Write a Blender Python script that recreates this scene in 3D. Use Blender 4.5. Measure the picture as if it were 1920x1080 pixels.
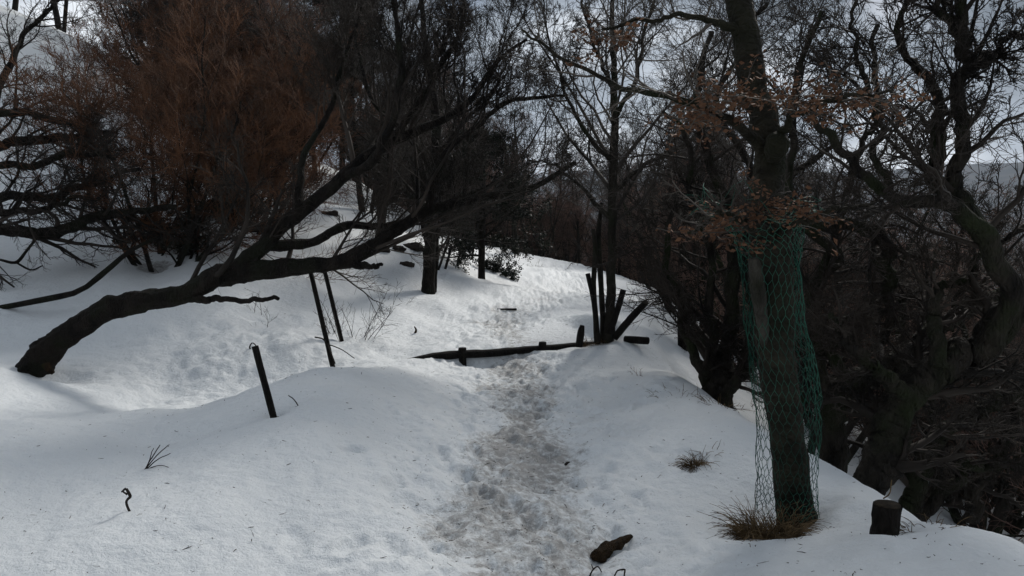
import bpy, math
import numpy as np
from mathutils import Vector, noise as mnoise
rad = math.radians
sc = bpy.context.scene
for o in list(bpy.data.objects): bpy.data.objects.remove(o)
# ------------------------------------------------------------------ camera
F = 1371.0; PITCH = rad(4.6); CAMZ = 1.6
cd = bpy.data.cameras.new("camera"); cam = bpy.data.objects.new("camera", cd)
sc.collection.objects.link(cam); sc.camera = cam
cd.sensor_width = 36; cd.lens = 36 * F / 1920; cd.clip_start = 0.05; cd.clip_end = 20000
cam.location = (0, 0, CAMZ); cam.rotation_euler = (math.pi/2 - PITCH, 0, 0)
# ------------------------------------------------------------------ light
SUN_EL, SUN_AZ = 38, 28          # azimuth clockwise from +Y (ahead), i.e. ahead and to the right
sc.view_settings.view_transform = 'Standard'; sc.view_settings.look = 'None'
sc.view_settings.exposure = 0.5; sc.view_settings.gamma = 1
w = bpy.data.worlds.new("World"); sc.world = w; w.use_nodes = True
nt = w.node_tree; nt.nodes.clear(); N = nt.nodes.new; LK = nt.links.new
out = N('ShaderNodeOutputWorld'); bg = N('ShaderNodeBackground'); bg.inputs[1].default_value = 0.1
sky = N('ShaderNodeTexSky'); sky.sky_type = 'NISHITA'; sky.sun_disc = False
sky.sun_elevation = rad(SUN_EL); sky.sun_rotation = rad(SUN_AZ)
tc = N('ShaderNodeTexCoord'); mp = N('ShaderNodeMapping'); mp.inputs['Scale'].default_value = (1, 1, 2.6)
mp.inputs['Location'].default_value = (0.35, 0.2, 0.1)
n1 = N('ShaderNodeTexNoise'); n1.inputs['Scale'].default_value = 3.4; n1.inputs['Detail'].default_value = 9; n1.inputs['Roughness'].default_value = .6
n2 = N('ShaderNodeTexNoise'); n2.inputs['Scale'].default_value = 3.0; n2.inputs['Detail'].default_value = 6
LK(tc.outputs['Generated'], mp.inputs['Vector']); LK(mp.outputs[0], n1.inputs['Vector']); LK(mp.outputs[0], n2.inputs['Vector'])
cov = N('ShaderNodeValToRGB'); cov.color_ramp.elements[0].position = .34; cov.color_ramp.elements[1].position = .46
LK(n1.outputs['Fac'], cov.inputs[0])
cl = N('ShaderNodeValToRGB'); e = cl.color_ramp.elements
e[0].position = .36; e[0].color = (1.1, 1.3, 1.55, 1); e[1].position = .62; e[1].color = (6.0, 6.3, 6.7, 1)
ee = e.new(.5); ee.color = (2.5, 2.85, 3.3, 1)
LK(n2.outputs['Fac'], cl.inputs[0])
vd = N('ShaderNodeVectorMath'); vd.operation = 'DOT_PRODUCT'; LK(tc.outputs['Generated'], vd.inputs[0])
vd.inputs[1].default_value = (math.sin(rad(SUN_AZ))*math.cos(rad(SUN_EL)), math.cos(rad(SUN_AZ))*math.cos(rad(SUN_EL)), math.sin(rad(SUN_EL)))
gl = N('ShaderNodeMapRange'); gl.inputs[1].default_value = -.4; gl.inputs[2].default_value = 1.; gl.inputs[3].default_value = 1.0; gl.inputs[4].default_value = 1.3; LK(vd.outputs['Value'], gl.inputs[0])
sm = N('ShaderNodeVectorMath'); sm.operation = 'SCALE'; LK(cl.outputs[0], sm.inputs[0]); LK(gl.outputs[0], sm.inputs['Scale'])
mx = N('ShaderNodeMix'); mx.data_type = 'RGBA'
LK(cov.outputs[0], mx.inputs[0]); sk = N('ShaderNodeVectorMath'); sk.operation = 'SCALE'; sk.inputs['Scale'].default_value = .45; LK(sky.outputs[0], sk.inputs[0]); LK(sk.outputs[0], mx.inputs[6]); LK(sm.outputs[0], mx.inputs[7])
LK(mx.outputs[2], bg.inputs[0]); LK(bg.outputs[0], out.inputs[0])
sd = bpy.data.lights.new("sun", 'SUN'); sd.energy = 2.3; sd.angle = rad(11); sd.color = (1, .96, .9)
sun = bpy.data.objects.new("sun", sd); sc.collection.objects.link(sun)
sdir = Vector((math.sin(rad(SUN_AZ))*math.cos(rad(SUN_EL)), math.cos(rad(SUN_AZ))*math.cos(rad(SUN_EL)), math.sin(rad(SUN_EL))))
sun.rotation_euler = sdir.to_track_quat('Z', 'Y').to_euler(); sun.location = (0, 0, 30)
# ------------------------------------------------------------------ helpers
rng = np.random.default_rng(7)
CP, SP = math.cos(PITCH), math.sin(PITCH)
def at(px, py, Y):
    u = (px-960)/F; v = (540-py)/F
    dx, dy, dz = u, CP + v*SP, -SP + v*CP
    t = Y/dy
    return np.array([dx*t, Y, CAMZ + dz*t])
def atz(px, py, z):
    u = (px-960)/F; v = (540-py)/F
    dz = -SP + v*CP; t = (z-CAMZ)/dz
    return np.array([u*t, (CP+v*SP)*t, z])
def unit(a): return a/np.maximum(np.linalg.norm(a, axis=-1, keepdims=True), 1e-9)
def _h(i, j, k, s):
    n = (i*374761393 + j*668265263 + k*2147483647 + s*974634777) & 0xffffffff
    n = ((n ^ (n >> 13))*1274126177) & 0xffffffff
    n = (n ^ (n >> 16))
    return (n & 0xffffff)/float(0xffffff)
def vn(x, y, z=0., s=0):
    x, y, z = np.broadcast_arrays(np.asarray(x, float), np.asarray(y, float), np.asarray(z, float))
    xi, yi, zi = [np.floor(a).astype(np.int64) for a in (x, y, z)]
    fx, fy, fz = x-xi, y-yi, z-zi
    fx, fy, fz = [a*a*(3-2*a) for a in (fx, fy, fz)]
    r = 0
    for a in (0, 1):
        for b in (0, 1):
            for c in (0, 1):
                r = r + _h(xi+a, yi+b, zi+c, s)*(fx if a else 1-fx)*(fy if b else 1-fy)*(fz if c else 1-fz)
    return r*2-1
def fbm(x, y, z=0., o=4, s=0, g=.5):
    r = 0; a = 1.
    for k in range(o):
        r = r + a*vn(np.asarray(x)*2**k+k*13.7, np.asarray(y)*2**k+k*7.3, np.asarray(z)*2**k, s+k); a *= g
    return r
def smooth(t):
    t = np.clip(t, 0, 1); return t*t*(3-2*t)
def tag(o, label=None, cat=None, group=None, kind=None):
    if label: o['label'] = label
    if cat: o['category'] = cat
    if group: o['group'] = group
    if kind: o['kind'] = kind
    return o
def mesh_np(name, V, Q, T=None, mat=None):
    me = bpy.data.meshes.new(name)
    V = np.asarray(V, np.float32).reshape(-1, 3)
    nq = 0 if Q is None else len(Q); ntr = 0 if T is None else len(T)
    me.vertices.add(len(V)); me.vertices.foreach_set('co', V.ravel())
    loops = []; st = []
    if nq: loops.append(np.asarray(Q).ravel()); st.append(np.arange(nq)*4)
    if ntr: loops.append(np.asarray(T).ravel()); st.append(nq*4 + np.arange(ntr)*3)
    L = np.concatenate(loops).astype(np.int32); S = np.concatenate(st).astype(np.int32)
    me.loops.add(len(L)); me.loops.foreach_set('vertex_index', L)
    me.polygons.add(len(S)); me.polygons.foreach_set('loop_start', S)
    me.update(calc_edges=True)
    if mat: me.materials.append(mat)
    return me
def link(name, me, parent=None, loc=None):
    o = bpy.data.objects.new(name, me); sc.collection.objects.link(o)
    if parent is not None: o.parent = parent
    if loc is not None: o.location = loc
    return o
def empty(name, loc, rz=0):
    o = link(name, None, None, Vector([float(c) for c in loc])); o.rotation_euler.z = rz; o.empty_display_size = .2
    return o
class MB:
    """collects vertices, quads and triangles for ONE mesh"""
    def __init__(s): s.V = []; s.Q = []; s.T = []; s.n = 0
    def add(s, V, Q=None, T=None):
        V = np.asarray(V, float).reshape(-1, 3)
        if Q is not None and len(Q): s.Q.append(np.asarray(Q)+s.n)
        if T is not None and len(T): s.T.append(np.asarray(T)+s.n)
        s.V.append(V); s.n += len(V)
    def tubes(s, P, R, K=4, rough=0, rs=6., cap=False, seed=0):
        P = np.asarray(P, float); R = np.asarray(R, float)
        if P.ndim == 2: P = P[None]; R = R[None]
        n, m = P.shape[:2]
        t = np.empty_like(P); t[:, 1:-1] = P[:, 2:]-P[:, :-2]; t[:, 0] = P[:, 1]-P[:, 0]; t[:, -1] = P[:, -1]-P[:, -2]
        t = unit(t); mt = unit(t.mean(axis=1))
        ref = np.where(np.abs(mt[:, 2:3]) < .7, np.array([[0, 0, 1.]]), np.array([[1., 0, 0]]))
        a = unit(np.cross(t, ref[:, None, :])); b = np.cross(t, a)
        ph = np.arange(K)*2*math.pi/K
        d = a[:, :, None, :]*np.cos(ph)[None, None, :, None] + b[:, :, None, :]*np.sin(ph)[None, None, :, None]
        rr = np.broadcast_to(R[:, :, None], (n, m, K)).copy()
        if rough:
            q = P[:, :, None, :] + d*rr[..., None]
            ln_ = np.cumsum(np.linalg.norm(np.diff(P, axis=1, prepend=P[:, :1]), axis=-1), 1)[:, :, None]
            cph, sph = np.cos(ph)[None, None, :], np.sin(ph)[None, None, :]
            rdg = 1-2*np.abs(vn(cph*3.2+.25*vn(ln_*9, cph*2, sph*2, seed+3), sph*3.2+.25*vn(ln_*9, cph*2+5, sph*2, seed+4), ln_*5, seed+7))
            rr = rr*(1 + rough*fbm(q[..., 0]*rs, q[..., 1]*rs, q[..., 2]*rs*.6, 4, seed) + rough*.55*(rdg if K > 11 else 0))
        V = P[:, :, None, :] + d*rr[..., None]
        base = (np.arange(n)*m*K)[:, None, None]; j = np.arange(m-1)[None, :, None]*K; k = np.arange(K)[None, None, :]
        k2 = (np.arange(K)+1) % K; k2 = k2[None, None, :]
        Q = np.stack([base+j+k, base+j+k2, base+j+K+k2, base+j+K+k], -1).reshape(-1, 4)
        T = None
        if cap:
            c = np.stack([P[:, 0], P[:, -1]], 1).reshape(-1, 3); T = []
            nv = n*m*K
            for i in range(n):
                for k in range(K):
                    kk = (k+1) % K
                    T.append([nv+2*i, i*m*K+kk, i*m*K+k]); T.append([nv+2*i+1, i*m*K+(m-1)*K+k, i*m*K+(m-1)*K+kk])
            V = np.concatenate([V.reshape(-1, 3), c])
        s.add(V, Q, T)
    def mesh(s, name, mat):
        return mesh_np(name, np.concatenate(s.V), np.concatenate(s.Q) if s.Q else None, np.concatenate(s.T) if s.T else None, mat)
def grow(P, R, n, L, ang, m, wig, up, rr, r, t0=.2, t1=1., rmin=.0015, taper=.25, bias=None, fall=.5, lift=0.):
    """children for every parent polyline; returns (N*n, m, 3), (N*n, m)"""
    Nn, mp = P.shape[:2]
    plen = np.linalg.norm(P[:, 1:]-P[:, :-1], axis=-1).sum(1)
    t = t0 + (t1-t0)*(np.arange(n)[None, :] + r.random((Nn, n)))/n
    x = np.clip(t*(mp-1), 0, mp-1.001); i0 = x.astype(int); f = (x-i0)[..., None]
    ar = np.arange(Nn)[:, None]
    pos = P[ar, i0]*(1-f)+P[ar, i0+1]*f; tan = unit(P[ar, i0+1]-P[ar, i0])
    pr = R[ar, i0]*(1-f[..., 0])+R[ar, i0+1]*f[..., 0]
    perp = unit(np.cross(tan, r.normal(size=tan.shape)))
    a = rad(ang)*(0.6+.8*r.random((Nn, n)))[..., None]
    d = unit(np.cos(a)*tan + np.sin(a)*perp + np.array([0, 0, lift]))
    ln = L*plen[:, None]*(1-fall*t)*(.55+.9*r.random((Nn, n)))
    pos = pos.reshape(-1, 3); d = d.reshape(-1, 3); ln = ln.reshape(-1); pr = pr.reshape(-1)
    M = len(pos); C = np.empty((M, m, 3)); C[:, 0] = pos
    for j in range(1, m):
        d = d + wig*r.normal(size=d.shape); d[:, 2] += up
        if bias is not None: d = d + np.asarray(bias)
        d = unit(d); C[:, j] = C[:, j-1] + d*(ln/(m-1))[:, None]
    r0 = np.maximum(pr*rr*(.7+.5*r.random(M)), rmin)
    RR = r0[:, None]*(1-(1-taper)*np.linspace(0, 1, m)[None, :])
    return C, np.maximum(RR, rmin*.7)
def spline(pts, m, wob=0., r=rng):
    """Catmull-Rom through rows (x, y, z, radius) -> m points"""
    p = np.asarray(pts, float); n = len(p)
    q = np.vstack([2*p[0]-p[1], p, 2*p[-1]-p[-2]])
    out = []
    for u in np.linspace(0, n-1-1e-6, m):
        i = int(u); f = u-i; a, b, c, d = q[i], q[i+1], q[i+2], q[i+3]
        out.append(.5*((2*b)+(c-a)*f+(2*a-5*b+4*c-d)*f*f+(3*b-a-3*c+d)*f**3))
    o = np.array(out)
    if wob:
        s = r.random()*100; k = np.linspace(0, m*.22, m)
        for ax in range(3): o[:, ax] += wob*fbm(k+s, ax*9.1, 0, 3)*np.minimum(1, np.linspace(0, 6, m))
    return o[:, :3], np.maximum(o[:, 3], .001)
def limb(px, m=28, wob=.0):
    """rows (px, py, depth, half width in px) -> world polyline"""
    rows = [list(at(a, b, Y)) + [rp/F*Y] for a, b, Y, rp in px]
    return spline(rows, m, wob)
# ------------------------------------------------------------------ materials
def mat_base(name):
    m = bpy.data.materials.new(name); m.use_nodes = True; t = m.node_tree
    return m, t, t.nodes['Principled BSDF'], t.nodes.new, t.links.new
def bark(name, c1, c2, moss=None, mossamt=.5, scale=9., bump=.5, rough=.9, stretch=.35):
    m, t, p, n, l = mat_base(name)
    tcn = n('ShaderNodeTexCoord'); mp_ = n('ShaderNodeMapping'); mp_.inputs['Scale'].default_value = (1, 1, stretch)
    l(tcn.outputs['Object'], mp_.inputs[0])
    a = n('ShaderNodeTexNoise'); a.inputs['Scale'].default_value = scale; a.inputs['Detail'].default_value = 7; a.inputs['Roughness'].default_value = .65
    v = n('ShaderNodeTexVoronoi'); v.feature = 'DISTANCE_TO_EDGE'; v.inputs['Scale'].default_value = scale*4.5
    l(mp_.outputs[0], a.inputs['Vector']); l(mp_.outputs[0], v.inputs['Vector'])
    r_ = n('ShaderNodeValToRGB'); r_.color_ramp.elements[0].position = .35; r_.color_ramp.elements[1].position = .68
    r_.color_ramp.elements[0].color = (*c1, 1); r_.color_ramp.elements[1].color = (*c2, 1); l(a.outputs['Fac'], r_.inputs[0])
    col = r_.outputs[0]
    if moss:
        b = n('ShaderNodeTexNoise'); b.inputs['Scale'].default_value = scale*.35; b.inputs['Detail'].default_value = 5; l(tcn.outputs['Object'], b.inputs['Vector'])
        rm = n('ShaderNodeValToRGB'); rm.color_ramp.elements[0].position = .62-mossamt*.3; rm.color_ramp.elements[1].position = .78-mossamt*.3; l(b.outputs['Fac'], rm.inputs[0])
        mi = n('ShaderNodeMix'); mi.data_type = 'RGBA'; l(rm.outputs[0], mi.inputs[0]); l(col, mi.inputs[6]); mi.inputs[7].default_value = (*moss, 1); col = mi.outputs[2]
    l(col, p.inputs['Base Color']); p.inputs['Roughness'].default_value = rough; p.inputs['Specular IOR Level'].default_value = .12
    ad = n('ShaderNodeMath'); ad.operation = 'MULTIPLY_ADD'; ad.inputs[1].default_value = 1.2; l(v.outputs['Distance'], ad.inputs[0]); l(a.outputs['Fac'], ad.inputs[2])
    bu = n('ShaderNodeBump'); bu.inputs['Strength'].default_value = bump; bu.inputs['Distance'].default_value = .03
    l(ad.outputs[0], bu.inputs['Height']); l(bu.outputs[0], p.inputs['Normal'])
    return m
def twigm(name, c1, c2, scale=.8, rough=.75):
    m, t, p, n, l = mat_base(name)
    g = n('ShaderNodeTexCoord'); a = n('ShaderNodeTexNoise'); a.inputs['Scale'].default_value = scale; a.inputs['Detail'].default_value = 5
    l(g.outputs['Object'], a.inputs['Vector'])
    r_ = n('ShaderNodeValToRGB'); r_.color_ramp.elements[0].position = .36; r_.color_ramp.elements[1].position = .64
    r_.color_ramp.elements[0].color = (*c1, 1); r_.color_ramp.elements[1].color = (*c2, 1)
    l(a.outputs['Fac'], r_.inputs[0]); l(r_.outputs[0], p.inputs['Base Color']); p.inputs['Roughness'].default_value = rough
    p.inputs['Specular IOR Level'].default_value = .15
    return m
M = {}
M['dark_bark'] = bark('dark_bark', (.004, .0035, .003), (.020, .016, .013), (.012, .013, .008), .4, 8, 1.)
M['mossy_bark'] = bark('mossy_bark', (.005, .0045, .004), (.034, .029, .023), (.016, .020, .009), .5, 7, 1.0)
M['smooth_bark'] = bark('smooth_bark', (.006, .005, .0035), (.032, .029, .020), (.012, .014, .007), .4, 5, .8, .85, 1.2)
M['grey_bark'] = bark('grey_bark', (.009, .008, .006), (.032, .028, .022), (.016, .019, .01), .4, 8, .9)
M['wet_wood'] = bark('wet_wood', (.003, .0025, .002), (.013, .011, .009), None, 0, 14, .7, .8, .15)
M['pale_wood'] = bark('pale_wood', (.012, .011, .009), (.075, .07, .058), (.012, .014, .007), .5, 9, .9, .85, .3)
M['cut_wood'] = bark('cut_wood', (.012, .009, .006), (.05, .038, .026), None, 0, 24, .5)
M['bark_piece'] = bark('bark_piece', (.016, .010, .006), (.06, .036, .018), (.03, .035, .01), .3, 22, 1.)
M['twig_dark'] = twigm('twig_dark', (.006, .005, .004), (.04, .032, .026), 1.2)
M['twig_grey'] = twigm('twig_grey', (.016, .014, .012), (.09, .078, .066))
M['twig_red'] = twigm('twig_red', (.026, .0125, .007), (.145, .066, .033), 2.2)
M['twig_brown'] = twigm('twig_brown', (.045, .026, .019), (.19, .115, .09), .6)
M['leaf_dry'] = twigm('leaf_dry', (.045, .022, .012), (.16, .082, .047), 3.)
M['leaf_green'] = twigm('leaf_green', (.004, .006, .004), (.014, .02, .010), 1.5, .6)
M['grass_dry'] = twigm('grass_dry', (.03, .018, .008), (.17, .115, .058), 18)
M['net'] = twigm('net', (.004, .04, .027), (.025, .11, .075), 3, .45)
M['rock'] = bark('rock', (.012, .010, .008), (.04, .034, .028), None, 0, 3, 1., .9, 1.)
# snow sheet: packed snow, dirt on the trodden path, forest floor far away
m, t, p, n, l = mat_base('snow_ground'); M['snow'] = m
g = n('ShaderNodeNewGeometry'); at_ = n('ShaderNodeAttribute'); at_.attribute_name = 'dirt'; af = n('ShaderNodeAttribute'); af.attribute_name = 'forest'
a = n('ShaderNodeTexNoise'); a.inputs['Scale'].default_value = 16; a.inputs['Detail'].default_value = 8; a.inputs['Roughness'].default_value = .75
l(g.outputs['Position'], a.inputs['Vector'])
mu = n('ShaderNodeMath'); mu.operation = 'ADD'; l(at_.outputs['Fac'], mu.inputs[0]); l(a.outputs['Fac'], mu.inputs[1])
r_ = n('ShaderNodeValToRGB'); r_.color_ramp.elements[0].position = .80; r_.color_ramp.elements[1].position = 1.0; l(mu.outputs[0], r_.inputs[0])
mi = n('ShaderNodeMix'); mi.data_type = 'RGBA'; l(r_.outputs[0], mi.inputs[0]); mi.inputs[6].default_value = (.66, .685, .70, 1); mi.inputs[7].default_value = (.30, .296, .288, 1)
# fine dark specks of bark and needle on the snow
vo = n('ShaderNodeTexVoronoi'); vo.inputs['Scale'].default_value = 16; l(g.outputs['Position'], vo.inputs['Vector'])
vr = n('ShaderNodeTexNoise'); vr.inputs['Scale'].default_value = 1.3; vr.inputs['Detail'].default_value = 3; l(g.outputs['Position'], vr.inputs['Vector'])
mr = n('ShaderNodeMapRange'); mr.inputs[1].default_value = .45; mr.inputs[2].default_value = .75; mr.inputs[3].default_value = .02; mr.inputs[4].default_value = .10; l(vr.outputs['Fac'], mr.inputs[0])
lt = n('ShaderNodeMath'); lt.operation = 'LESS_THAN'; l(vo.outputs['Distance'], lt.inputs[0]); l(mr.outputs[0], lt.inputs[1])
ms = n('ShaderNodeMath'); ms.operation = 'MULTIPLY'; ms.inputs[1].default_value = .8; l(lt.outputs[0], ms.inputs[0])
mi2 = n('ShaderNodeMix'); mi2.data_type = 'RGBA'; l(ms.outputs[0], mi2.inputs[0]); l(mi.outputs[2], mi2.inputs[6]); mi2.inputs[7].default_value = (.06, .04, .03, 1)
mi3 = n('ShaderNodeMix'); mi3.data_type = 'RGBA'; l(af.outputs['Fac'], mi3.inputs[0]); l(mi2.outputs[2], mi3.inputs[6])
fn = n('ShaderNodeTexNoise'); fn.inputs['Scale'].default_value = .02; fn.inputs['Detail'].default_value = 8; l(g.outputs['Position'], fn.inputs['Vector'])
fr = n('ShaderNodeValToRGB'); fr.color_ramp.elements[0].position = .4; fr.color_ramp.elements[1].position = .7; fr.color_ramp.elements[0].color = (.03, .035, .035, 1); fr.color_ramp.elements[1].color = (.09, .085, .08, 1)
l(fn.outputs['Fac'], fr.inputs[0]); l(fr.outputs[0], mi3.inputs[7])
l(mi3.outputs[2], p.inputs['Base Color']); p.inputs['Roughness'].default_value = .55; p.inputs['Specular IOR Level'].default_value = .35
b1 = n('ShaderNodeTexNoise'); b1.inputs['Scale'].default_value = 11; b1.inputs['Detail'].default_value = 10; b1.inputs['Roughness'].default_value = .68; l(g.outputs['Position'], b1.inputs['Vector'])
b2 = n('ShaderNodeTexNoise'); b2.inputs['Scale'].default_value = 130; b2.inputs['Detail'].default_value = 4; l(g.outputs['Position'], b2.inputs['Vector'])
ba = n('ShaderNodeMath'); ba.operation = 'MULTIPLY_ADD'; ba.inputs[1].default_value = .09; l(b2.outputs['Fac'], ba.inputs[0]); l(b1.outputs['Fac'], ba.inputs[2])
bu = n('ShaderNodeBump'); inv = n('ShaderNodeMath'); inv.operation = 'SUBTRACT'; inv.inputs[0].default_value = 1; l(af.outputs['Fac'], inv.inputs[1])
for soc, k_ in ((bu_s := 'Strength', .75), ('Spec', .3)):
    mm = n('ShaderNodeMath'); mm.operation = 'MULTIPLY'; mm.inputs[1].default_value = k_; l(inv.outputs[0], mm.inputs[0])
    l(mm.outputs[0], bu.inputs['Strength'] if soc == 'Strength' else p.inputs['Specular IOR Level'])
bu.inputs['Distance'].default_value = .06; l(ba.outputs[0], bu.inputs['Height']); l(bu.outputs[0], p.inputs['Normal'])
# ------------------------------------------------------------------ terrain
CT = []
for px, py, z in [(960,1080,0),(700,1080,.02),(400,1080,.05),(0,1080,.12),(980,900,-.02),(1000,760,-.02),(960,690,-.02),(1200,1080,.0),(1200,900,.02),(1200,760,.03),
                  (1130,690,.06),(1215,640,.04),(1300,720,.04),(1400,790,.02),(1560,875,-.01),(1700,962,-.02),(1900,1045,-.03),(1490,955,.0),(1350,1000,.05),(1540,960,.06),
                  (800,900,.04),(800,760,.04),(650,800,.17),(620,700,.26),(560,740,.26),(700,690,.20),(480,790,.20),(350,815,.10),(200,770,.06),(60,700,.16),(200,900,.12),(0,850,.2),(450,900,.16),
                  (330,730,-.15),(480,725,-.13),(560,640,.22),(380,680,.08),(800,650,.02)]:
    CT.append(atz(px, py, z))
for px, py, Y in [(0,600,9.2),(120,640,8.9),(250,560,9.8),(0,450,12),(400,620,9.3),(500,560,11),(600,620,10),(500,480,12.5),(700,620,10.3),(700,560,12.5),(700,480,15),(780,455,17),(850,500,17.5),(803,550,14),(903,521,17.5),(870,590,12.2),
                  (950,490,24),(940,600,11.9),(1040,560,15.2),(1010,520,20.5),(1080,520,21),(1090,497,30),(1040,491,31),(1110,560,15),(1140,520,21),(1150,600,12),(1190,560,15),(200,300,17.5),(0,300,15.5),(600,300,22),(600,400,16.5),(0,80,22),(250,440,13),(0,520,10.8)]:
    CT.append(at(px, py, Y))
for Y in (-3, 2, 3.6, 5, 6.3, 7.8, 9.6):
    e = np.interp(Y, [-3, 3, 4, 5, 6, 7, 10], [2.6, 2.42, 2.2, 2.1, 1.95, 1.87, 1.85])
    CT += [(e+.15, Y, -.10), (e+.42, Y, -.42), (e+.85, Y, -.8), (e+2.3, Y, -1.7), (8, Y, -3.4), (15, Y, -6.6), (30, Y, -12.5), (60, Y, -23)]
for Y, e in ((13, 2.6), (18, 3.), (26, 4.2)):
    CT += [(e+.6, Y, -.45), (e+2.4, Y, -1.4), (10, Y, -4.2), (16, Y, -7), (30, Y, -12.5), (60, Y, -23)]
CT += [(3, 40, -.8), (10, 40, -3), (25, 40, -9), (60, 40, -22), (3, 70, -5), (20, 70, -9), (60, 70, -22), (-4, 40, 1.2), (-12, 40, 6), (-30, 40, 13), (-60, 40, 24), (-10, 70, 0), (-35, 70, 12), (-60, 70, 20),
       (-7, 26, 3.2), (-14, 26, 7.4), (-30, 26, 14), (-60, 26, 25), (-10, 3, 1.2), (-14, 8, 3.2), (-20, 14, 7), (-30, 8, 10), (-60, 8, 22), (-5, -3, .2), (-12, -3, 1.8), (-30, -3, 9), (-60, -3, 20), (0, -3, 0), (0, 1.5, 0), (-2.5, 1.5, .05)]
CT = np.array(CT, float)
def _U(r2): return np.where(r2 > 1e-12, r2*np.log(np.maximum(r2, 1e-12)), 0)
nC = len(CT); D2 = ((CT[:, None, :2]-CT[None, :, :2])**2).sum(-1)
A = np.zeros((nC+3, nC+3)); A[:nC, :nC] = _U(D2) + np.eye(nC)*.004; A[:nC, nC] = 1; A[:nC, nC+1:] = CT[:, :2]; A[nC:, :nC] = A[:nC, nC:].T
WT = np.linalg.solve(A, np.concatenate([CT[:, 2], [0, 0, 0]]))
LOGA = atz(775, 674, .04)[:2]; LOGB = atz(1222, 640, .07)[:2]
LD = (LOGB-LOGA)/np.linalg.norm(LOGB-LOGA); LN = np.array([-LD[1], LD[0]]); LLEN = np.linalg.norm(LOGB-LOGA)
def pathx(y): return np.interp(y, [0, 3, 5, 6.8, 8.6, 10, 11.8, 13.5, 15.3, 18, 21, 26, 31, 45], [0, .0, .08, .2, .05, -.05, -.17, .1, .75, 1.35, 1.75, 2.4, 2.9, 5])
def H(x, y):
    x = np.asarray(x, float); y = np.asarray(y, float); sh = x.shape
    xf = np.clip(x.ravel(), -60, 60); yf = np.clip(y.ravel(), -4, 70); z = np.empty(xf.shape)
    for s in range(0, len(xf), 40000):
        a = xf[s:s+40000]; b = yf[s:s+40000]
        z[s:s+40000] = _U((a[:, None]-CT[None, :, 0])**2+(b[:, None]-CT[None, :, 1])**2) @ WT[:nC] + WT[nC] + WT[nC+1]*a + WT[nC+2]*b
    z = z.reshape(sh)
    # earth step held by the log
    d = (x-LOGA[0])*LN[0]+(y-LOGA[1])*LN[1]; s = (x-LOGA[0])*LD[0]+(y-LOGA[1])*LD[1]
    z = z - .05*np.exp(-((d+.12)/.14)**2)*smooth((s-.3)/.5)*smooth((LLEN-.5-s)/.6)
    win = smooth((s+.1)/.8)*smooth((LLEN+.1-s)/.8)
    z = z + .11*smooth((d+.02)/.10)*np.exp(-np.maximum(d, 0)/2.)*win
    # far country: valley, then forested ridges
    R_ = np.hypot(x, y); far = smooth((R_-70)/300)
    ang = np.arctan2(x, y)
    ridge = -70 + smooth((R_-700)/1700)*(235 + 45*fbm(ang*5, R_*.0006, 0, 4, 5)) + smooth((R_-110)/400)*8*fbm(x*.004, y*.004, 0, 3, 9)
    left = smooth((-x-10)/120)*45*np.exp(-np.maximum(R_-300, 0)/500)
    return z*(1-far) + (ridge+left)*far
def hz(x, y): return float(H(np.array([x]), np.array([y]))[0])
def gp(px, py, y0=2., y1=60.):
    """where the line of sight through a photo point meets the ground"""
    Ys = np.geomspace(y0, y1, 600); P = np.array([at(px, py, Y) for Y in Ys]); dz = P[:, 2]-H(P[:, 0], P[:, 1])
    k = np.where(dz < 0)[0]
    i = k[0] if len(k) else len(Ys)-1
    if i and len(k):
        f = dz[i-1]/(dz[i-1]-dz[i]); return P[i-1]*(1-f)+P[i]*f
    return P[i]
def graded(lo, a, b, hi, st, g):
    c = list(np.arange(a, b, st)); s = st; v = b
    while v < hi: c.append(v); s *= g; v += s
    s = st; v = a; L_ = []
    while v > lo: s *= g; v -= s; L_.append(v)
    return np.array(L_[::-1]+c)
xs = graded(-4200, -3.6, 2.9, 4200, .021, 1.028); ys = graded(-900, 2.6, 7.8, 4600, .021, 1.021)
X, Y = np.meshgrid(xs, ys)
Z = H(X, Y); near = np.exp(-np.maximum(np.hypot(X, Y)-25, 0)/25)
Z = Z + near*(.065*fbm(X*.7, Y*.5, 0, 3, 2) + .026*fbm(X*2.1, Y*1.7, 0, 5, 3, .55))
pd = np.abs(X-pathx(Y)); pw = .20+.06*vn(Y*.9, 0, 0, 8); PT = smooth((.55+.25*fbm(X*1.3, Y*1.3, 0, 2, 31)+pw-pd)/.6)*(Y > 1)*(Y < 34)
PW = smooth((1.45-pd)/1.0)*(Y < 34)
Z = Z - .035*PT + PW*.025*fbm(X*5, Y*5, 0, 5, 4, .62) + PW*.013*(1-np.abs(fbm(X*7, Y*7, 0, 4, 6, .6)))
# clods of old avalanche-rough snow in the hollow under the leaning tree, and wind ripples on the bank
c = gp(430, 640); dh = np.hypot((X-c[0])/1.6, (Y-c[1])/1.5); Z = Z + np.exp(-dh**2)*.035*fbm(X*4, Y*4, 0, 4, 14, .65)
Z = Z + .018*np.sin((Y*1.1+X*2.6)*1.9+2*vn(X*.6, Y*.6, 0, 17))*smooth((-X+.2)/1.5)*smooth((Y-8)/3)*np.exp(-np.maximum(Y-26, 0)/8)
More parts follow.
